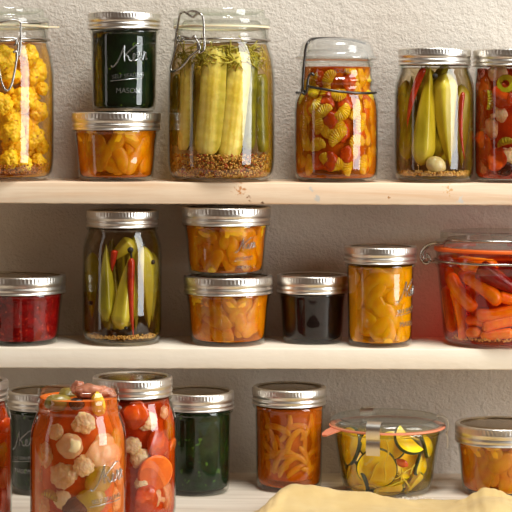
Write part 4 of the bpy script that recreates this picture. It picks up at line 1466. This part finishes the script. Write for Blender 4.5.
def zuc_mesh(R, th, half=False, seed=0):
    bm = bmesh.new()
    n = 48
    rr = random.Random(seed)
    e = th * 0.18
    prof = [(0, -th / 2), (R * 0.45, -th / 2 * 1.0), (R - 0.0011, -th / 2), (R - e * 0.4, -th / 2 + e), (R, 0), (R - e * 0.4, th / 2 - e), (R - 0.0011, th / 2), (R * 0.45, th / 2), (0, th / 2)]
    mats = [0, 0, 1, 1, 1, 1, 0, 0]
    k1 = n // 2 if half else n
    rings = []
    for (r, z) in prof:
        rings.append([bm.verts.new((r * math.cos(2 * PI * k / n), r * math.sin(2 * PI * k / n), z + 0.0018 * math.sin(2 * 2 * PI * k / n + seed) * (r / R) ** 2)) for k in range(k1 + (1 if half else 0))] if r > 0 else [bm.verts.new((0, 0, z))])
    for i, (A, B) in enumerate(zip(rings, rings[1:])):
        for k in range(k1):
            k2 = (k + 1) % n if not half else k + 1
            if len(A) == 1:
                f = bm.faces.new((A[0], B[k2], B[k]))
            elif len(B) == 1:
                f = bm.faces.new((A[k], A[k2], B[0]))
            else:
                f = bm.faces.new((A[k], A[k2], B[k2], B[k]))
            f.material_index = mats[i]
    if half:
        bm.faces.new([r_[0] for r_ in rings[::-1]] + [r_[-1] for r_ in rings[1:-1]])
    return to_mesh('zucchini_slice', bm, 45)


lR, gR = 'yellow zucchini slice with dark green rind in the pink-ringed jar', 'zucchini slices in the pink-ringed jar'
for q, (px, py, R, th, hf, tilt, sp) in enumerate([
        (351, 446, 19, 4.5, False, (-0.35, 0.15), 0), (377, 468, 20, 4.5, False, (0.2, -0.2), 0), (410, 439, 17, 4.5, True, (0.1, 0.75), 2.9), (404, 462, 17, 4, False, (0.3, 0.15), 0), (358, 478, 17, 4.5, False, (-0.3, -0.3), 0),
        (426, 446, 12, 4, False, (0.7, 0.5), 0), (420, 464, 12, 4, False, (0.6, -0.1), 0), (372, 444, 14, 4, False, (0.75, 0.1), 0), (388, 486, 15, 4, True, (0.1, -0.7), 0.3), (412, 482, 13, 4, True, (0.4, -0.8), 0.2), (346, 462, 12, 4, False, (-0.7, 0), 0),
        (392, 446, 15, 4, False, (-0.4, 0.4), 0)]):
    out = None
    dep = 0.0045 + (0.009 if q in (3, 7, 11) else 0.0) + R / 1000 * 0.18
    p = hit(jR, px, py, dep)
    nrm = Vector((p.x - jR.c.x, p.y - jR.c.y, 0)).normalized()
    nrm = (nrm + Vector((tilt[0], 0, tilt[1]))).normalized()
    put('zucchini_slice', zuc_mesh(R / 1000, th / 1000, hf, q), [M['zuc_flesh'], M['zuc_rind']], Matrix.Translation(p) @ align(nrm) @ Matrix.Rotation(sp, 4, 'Z'), lR, 'zucchini', gR)
for q, (px, py, R) in enumerate([(360, 452, 16), (384, 456, 16), (408, 452, 16), (372, 474, 16), (400, 474, 16), (354, 470, 12)]):
    p = hit(jR, px, py, 0.024)
    put('zucchini_slice', zuc_mesh(R / 1000, 0.0045, False, q + 30), [M['zuc_flesh'], M['zuc_rind']], Matrix.Translation(p) @ align((0.5 * math.sin(q * 2.1), -1, 0.6 * math.cos(q * 1.7))), lR, 'zucchini', gR)
M['onion_shred'] = food('onion_shred', (222, 180, 26), (240, 212, 80), 90, 0.3, 0.4)
bm = bmesh.new()
rr = random.Random(14)
for base, dv, L in [((341, 440), (8, 40), .9), ((346, 448), (2, 36), .9), ((384, 440), (4, 22), 1), ((388, 460), (-6, 22), 1), ((392, 478), (22, -8), 1), ((396, 476), (14, 10), 1), ((402, 470), (-8, 16), 1), ((404, 482), (-20, 4), 1), ((350, 486), (24, 2), 1), ((366, 480), (16, -18), 1), ((398, 436), (24, 4), 1), ((412, 474), (10, -14), 1)]:
    pts = []
    for s in range(6):
        t = s / 5
        pts.append(hit(jR, base[0] + dv[0] * t + 3 * math.sin(3 * t + base[0]), base[1] + dv[1] * t + 2 * math.sin(4 * t + base[1]), 0.0036 + 0.001 * rr.random()) - jR.c)
    tube(bm, catmull(pts, 4), 0.0010, 6, taper=lambda t: 0.5 + 0.5 * math.sin(PI * t))
o = link_mesh('onion_shreds', to_mesh('onion_shreds', bm, 0), M['onion_shred'], None, Matrix.Translation(jR.c))
tag(o, 'thin yellow onion shreds tangled among the zucchini slices', 'onion', None, 'stuff')
put('red_pepper_piece', blob_mesh('red_pepper_piece', 0.0048, 4, 0.2, 1.2, (1.3, 0.4, 0.8)), M['red_pepper'], Matrix.Translation(hit(jR, 402, 463, 0.0028)) @ Matrix.Rotation(0.4, 4, 'Y'), 'small red pepper piece among the zucchini slices', 'pepper')
fill(jR, 0.0585, brine_mat('zucchini_brine', (242, 208, 6), 15, 0.02, 0.6, (140, 112, 4), 0.66), 'brine', 'olive yellow brine around the zucchini slices', 'brine')

# --- red mixed vegetable jars at the front
jO2 = jar('pint', 132, -0.195, Z3, 'lidded pint jar of red mixed vegetables directly behind the open one', rz=0.4)
jM = jar('pint', -33, -0.225, Z3, 'lidded pint jar of red vegetables at the very edge, beside the green jelly', rz=1.4)
jO = jar('pint', 78, -0.290, Z3, 'open lidless pint jar heaped with red mixed vegetables, nearest of all', lid=False, scale=1.03)
lettering(jO, 0.75, 0.062, 1.2, True)
fill_pulp(jO2, 0.113, M['red_sauce'], TOMATO, 'tomato_pulp', 'red tomato pulp inside the lidded jar behind the open one', 'thin red juice against the glass of the lidded jar behind the open one', 'sauce', 0.0085)
fill_pulp(jM, 0.113, M['red_sauce'], TOMATO, 'tomato_pulp', 'red tomato pulp inside the jar at the very edge', 'thin red juice against the glass of the jar at the very edge', 'sauce', 0.0085)
fill_pulp(jO, 0.124, M['orange_sauce'], ORANGE, 'tomato_pulp', 'orange red tomato pulp inside the open jar', 'thin orange juice against the glass of the open jar', 'sauce', 0.009)
T = 'in the open red jar'
for q, (k, px, py, R, lb, ax) in enumerate([
        ('floret', 84, 424, 10, 'cream cauliflower floret hanging below the rim ' + T, (0.1, -0.5, 0.9)), ('onion', 104, 452, 13, 'large pale onion at mid height ' + T, None), ('floret', 114, 468, 9, 'cream cauliflower floret above the lone olive ' + T, (0.2, -0.7, 0.5)),
        ('olive', 99, 480, 10, 'green olive over the raised lettering ' + T, (0.8, 0, 0.5)), ('floret', 46, 455, 10, 'cream cauliflower floret near the shoulder ' + T, None), ('floret', 64, 476, 12, 'broad cauliflower floret with a long stalk ' + T, (-0.3, -0.5, 0.7)),
        ('floret', 36, 474, 9, 'cauliflower floret at the shaded edge ' + T, None), ('onion', 70, 446, 9, 'small pale onion under the hanging floret ' + T, None), ('olive', 116, 440, 7, 'green olive by the bright glass streak ' + T, (0, 0, 1)),
        ('floret', 118, 500, 10, 'cauliflower floret under the raised lettering ' + T, None), ('olive', 90, 502, 10, 'green olive at the lowest edge ' + T, (0.9, 0, 0.2)), ('floret', 44, 505, 11, 'cauliflower floret at the lowest corner ' + T, None),
        ('black', 76, 508, 8, 'black olive at the lowest edge ' + T, None), ('floret', 122, 478, 6, 'tiny cauliflower bit at the bright edge ' + T, None), ('celery', 50, 494, 9, 'green celery slice low down ' + T, None), ('floret', 84, 466, 9, 'cauliflower floret above the olive cluster ' + T, None), ('floret', 56, 432, 7, 'small cauliflower bit under the neck ' + T, None), ('floret', 62, 500, 8, 'cauliflower bit beside the black olive ' + T, None), ('onion', 38, 492, 8, 'pale onion low on the shaded side ' + T, None)]):
    piece(jO, k, px, py, R, lb, None, q + 3, axis=ax)


def top_piece(px, py, dy, me, mat, name, label, cat, rot):
    p = world_pt(px, py, jO.c.y + dy)
    put(name, me, M[mat], Matrix.Translation(p) @ rot, label, cat)


RX, RY_, RZ_ = (lambda a: Matrix.Rotation(a, 4, 'X')), (lambda a: Matrix.Rotation(a, 4, 'Y')), (lambda a: Matrix.Rotation(a, 4, 'Z'))
top_piece(90, 391, -0.012, blob_mesh('pepper_strip', 0.0115, 6, 0.35, 1.4, (1.2, 0.8, 0.55)), 'brown_olive', 'pepper_strip', 'brown red pepper piece mounding over the rim of the open jar', 'pepper', RZ_(0.4))
top_piece(77, 389, 0.004, blob_mesh('pepper_strip', 0.0075, 9, 0.35, 1.4, (0.7, 0.9, 1.0)), 'brown_olive', 'pepper_strip', 'upright brown pepper tip at the middle of the open jar', 'pepper', RY_(0.3))
top_piece(104, 393, 0.0, blob_mesh('pepper_strip', 0.0105, 12, 0.35, 1.4, (1.1, 0.8, 0.5)), 'brown_olive', 'pepper_strip', 'folded brown pepper piece by the far rim of the open jar', 'pepper', RZ_(-0.5))
top_piece(98, 404, -0.020, blob_mesh('celery_chunk', 0.0085, 15, 0.2, 1.2, (0.7, 0.6, 1.2)), 'celery', 'celery_chunk', 'yellow celery chunk inside the neck of the open jar', 'celery', RY_(-0.2))
top_piece(58, 403, -0.018, blob_mesh('green_olive', 0.0095, 18, 0.1, 1.0, (1.25, 0.8, 0.8)), 'dull_olive', 'green_olive', 'dull green olive inside the neck of the open jar', 'olive', RZ_(0.2))
top_piece(77, 404, -0.022, blob_mesh('black_olive', 0.0058, 20, 0.1, 1.0, (1.2, 0.9, 0.9)), 'black_olive', 'black_olive', 'dark olive inside the neck of the open jar', 'olive', RZ_(0.2))
top_piece(70, 396, 0.008, blob_mesh('celery_chunk', 0.011, 23, 0.2, 1.2, (1.1, 0.9, 0.7)), 'dull_olive', 'celery_chunk', 'green celery chunk deep in the neck of the open jar', 'celery', RZ_(1.2))
T = 'in the lidded jar behind the open one'
for q, (k, px, py, R, lb, ax) in enumerate([
        ('coin', 155, 473, 14, 'round orange carrot slice ' + T, None), ('floret', 148, 422, 9, 'cream cauliflower floret near the shoulder ' + T, None), ('olive', 168, 428, 8, 'green olive near the shoulder ' + T, (0, 0, 1)), ('floret', 140, 458, 9, 'cream cauliflower floret above the carrot slice ' + T, None),
        ('floret', 142, 484, 7, 'small cauliflower bit below the carrot slice ' + T, None), ('floret', 132, 446, 8, 'cauliflower floret half hidden by the open jar ' + T, None), ('coin', 171, 448, 8, 'small carrot slice at the edge ' + T, None), ('pepper', 158, 444, 10, 'red pepper piece between the florets ' + T, None),
        ('onion', 168, 496, 10, 'pale onion low down ' + T, None), ('pepper', 145, 500, 10, 'red pepper piece low down ' + T, None), ('floret', 162, 470, 7, 'cauliflower bit beside the carrot slice ' + T, None), ('floret', 156, 498, 8, 'cauliflower floret at the bottom ' + T, None), ('floret', 165, 446, 7, 'cauliflower bit above the carrot slice ' + T, None), ('floret', 164, 412, 6, 'tiny cauliflower bit under the lid ' + T, None), ('pepper', 135, 415, 9, 'red pepper piece under the lid ' + T, None)]):
    piece(jO2, k, px, py, R, lb, None, q + 5, axis=ax)
T = 'in the red jar at the very edge'
for q, (k, px, py, R, lb, ax) in enumerate([('olive', 3, 455, 8, 'green olive ' + T, (0, 0, 1)), ('onion', 6, 478, 8, 'pale onion ' + T, None), ('pepper', 3, 430, 9, 'red pepper piece ' + T, None)]):
    piece(jM, k, px, py, R, lb, None, q + 9, axis=ax)

# --- cloth
def cloth_material():
    m, nt, out = new_mat('linen')
    p = N(nt, 'ShaderNodeBsdfPrincipled')
    t = noise_tex(nt, 30, 4, 0.6)
    r = ramp(nt, t.outputs['Fac'], [(0.3, (206, 172, 106)), (0.7, (218, 188, 126))])
    nt.links.new(r.outputs['Color'], p.inputs['Base Color'])
    p.inputs['Roughness'].default_value = 0.85
    p.inputs['Sheen Weight'].default_value = 0.2
    tc = N(nt, 'ShaderNodeTexCoord')
    w1_ = N(nt, 'ShaderNodeTexWave', wave_type='BANDS', bands_direction='X')
    w1_.inputs['Scale'].default_value = 420
    w2_ = N(nt, 'ShaderNodeTexWave', wave_type='BANDS', bands_direction='Y')
    w2_.inputs['Scale'].default_value = 420
    for w_ in (w1_, w2_):
        nt.links.new(tc.outputs['UV'], w_.inputs['Vector'])
    ad = N(nt, 'ShaderNodeMath', operation='ADD')
    t2 = noise_tex(nt, 140, 3, 0.6)
    nt.links.new(w1_.outputs['Fac'], ad.inputs[0])
    nt.links.new(t2.outputs['Fac'], ad.inputs[1])
    b = N(nt, 'ShaderNodeBump')
    b.inputs['Strength'].default_value = 0.3
    b.inputs['Distance'].default_value = 0.0006
    nt.links.new(ad.outputs[0], b.inputs['Height'])
    nt.links.new(b.outputs['Normal'], p.inputs['Normal'])
    nt.links.new(p.outputs[0], out.inputs['Surface'])
    return m


sil = [(238, 514), (250, 508), (262, 499), (272, 493), (283, 488.5), (296, 487), (312, 488.5), (330, 491), (345, 493.5), (358, 493), (372, 494), (388, 497.5), (402, 501), (418, 505), (434, 507), (450, 505), (462, 501), (474, 494.5), (484, 489), (494, 489.5), (502, 492), (512, 497), (524, 502), (540, 512)]


def sil_at(px):
    for (a, ya), (b, yb) in zip(sil, sil[1:]):
        if a <= px <= b:
            t = (px - a) / (b - a)
            t = t * t * (3 - 2 * t)
            return ya + (yb - ya) * t
    return 516


YR = -0.128
d_r = D0 + YR
bm = bmesh.new()
uvl = bm.loops.layers.uv.new('UVMap')
nx, ny = 130, 60
grid = []
for iy in range(ny + 1):
    v = iy / ny
    row = []
    for ix in range(nx + 1):
        px = 238 + (540 - 238) * ix / nx
        x = (px - CX) / F * d_r + 0.004 * math.sin(v * 5 + px * 0.03)
        hgt = max(0.0025, (-(sil_at(px) - CY - ROLL * (px - CX)) / F * d_r) - Z3)
        bk_ = min(max((292 - px) / 54, 0), 1)
        y = -0.098 - 0.085 * bk_ ** 1.3 - v * 0.20
        vr = (-0.098 - YR) / 0.20
        if v < vr:
            t = v / vr
            z = 0.0022 + (hgt - 0.0022) * math.sin(t * PI / 2) ** 1.2
        else:
            t = (v - vr) / (1 - vr)
            z = hgt * (1 - t) ** 1.3 * (0.75 + 0.25 * math.cos(t * 9 + px * 0.02)) + 0.0022 + 0.006 * t * (0.5 + 0.5 * math.sin(px * 0.045 + 2 * t)) + 0.004 * t * max(0, 1 - abs(((px * 0.6 + v * 60) % 34) - 17) / 7) * (1 - t * 0.5)
        z += 0.0012 * mnoise.noise(Vector((px * 0.05, v * 9, 0)))
        row.append(bm.verts.new((x, y, Z3 + max(z, 0.0018))))
    grid.append(row)
for iy in range(ny):
    for ix in range(nx):
        f = bm.faces.new((grid[iy][ix], grid[iy + 1][ix], grid[iy + 1][ix + 1], grid[iy][ix + 1]))
        for lp, (a, b) in zip(f.loops, ((ix, iy), (ix, iy + 1), (ix + 1, iy + 1), (ix + 1, iy))):
            lp[uvl].uv = (a / nx * 1.5, b / ny)
me = to_mesh('linen_cloth', bm, 0)
cl = link_mesh('linen_cloth', me, cloth_material())
so = cl.modifiers.new('thickness', 'SOLIDIFY')
so.thickness = 0.0011
so.offset = -1
tag(cl, 'crumpled cream yellow linen cloth lying in front of the bottom row of jars', 'cloth')

# --- grains of salt spilled beside the zucchini jar
bm = bmesh.new()
rr = random.Random(4)
for q in range(80):
    t = rr.random()
    p = world_pt(398 + 46 * t + rr.gauss(0, 3), 0, 0)
    x = (398 + 44 * t + rr.gauss(0, 4) - CX) / F * (D0 - 0.08)
    y = -0.083 + 0.006 * math.sin(t * 5) + rr.gauss(0, 0.004)
    s = rr.uniform(0.0005, 0.0011)
    ret = bmesh.ops.create_cube(bm, size=s)
    R_ = rand_rot(rr)
    for vv in ret['verts']:
        vv.co = R_ @ vv.co + Vector((x, y, Z3 + s * 0.55))
o = link_mesh('salt_grains', to_mesh('salt_grains', bm, 30), plain('salt', (232, 222, 206), 0.6))
tag(o, 'coarse white salt grains spilled on the board by the zucchini jar', 'salt', None, 'stuff')
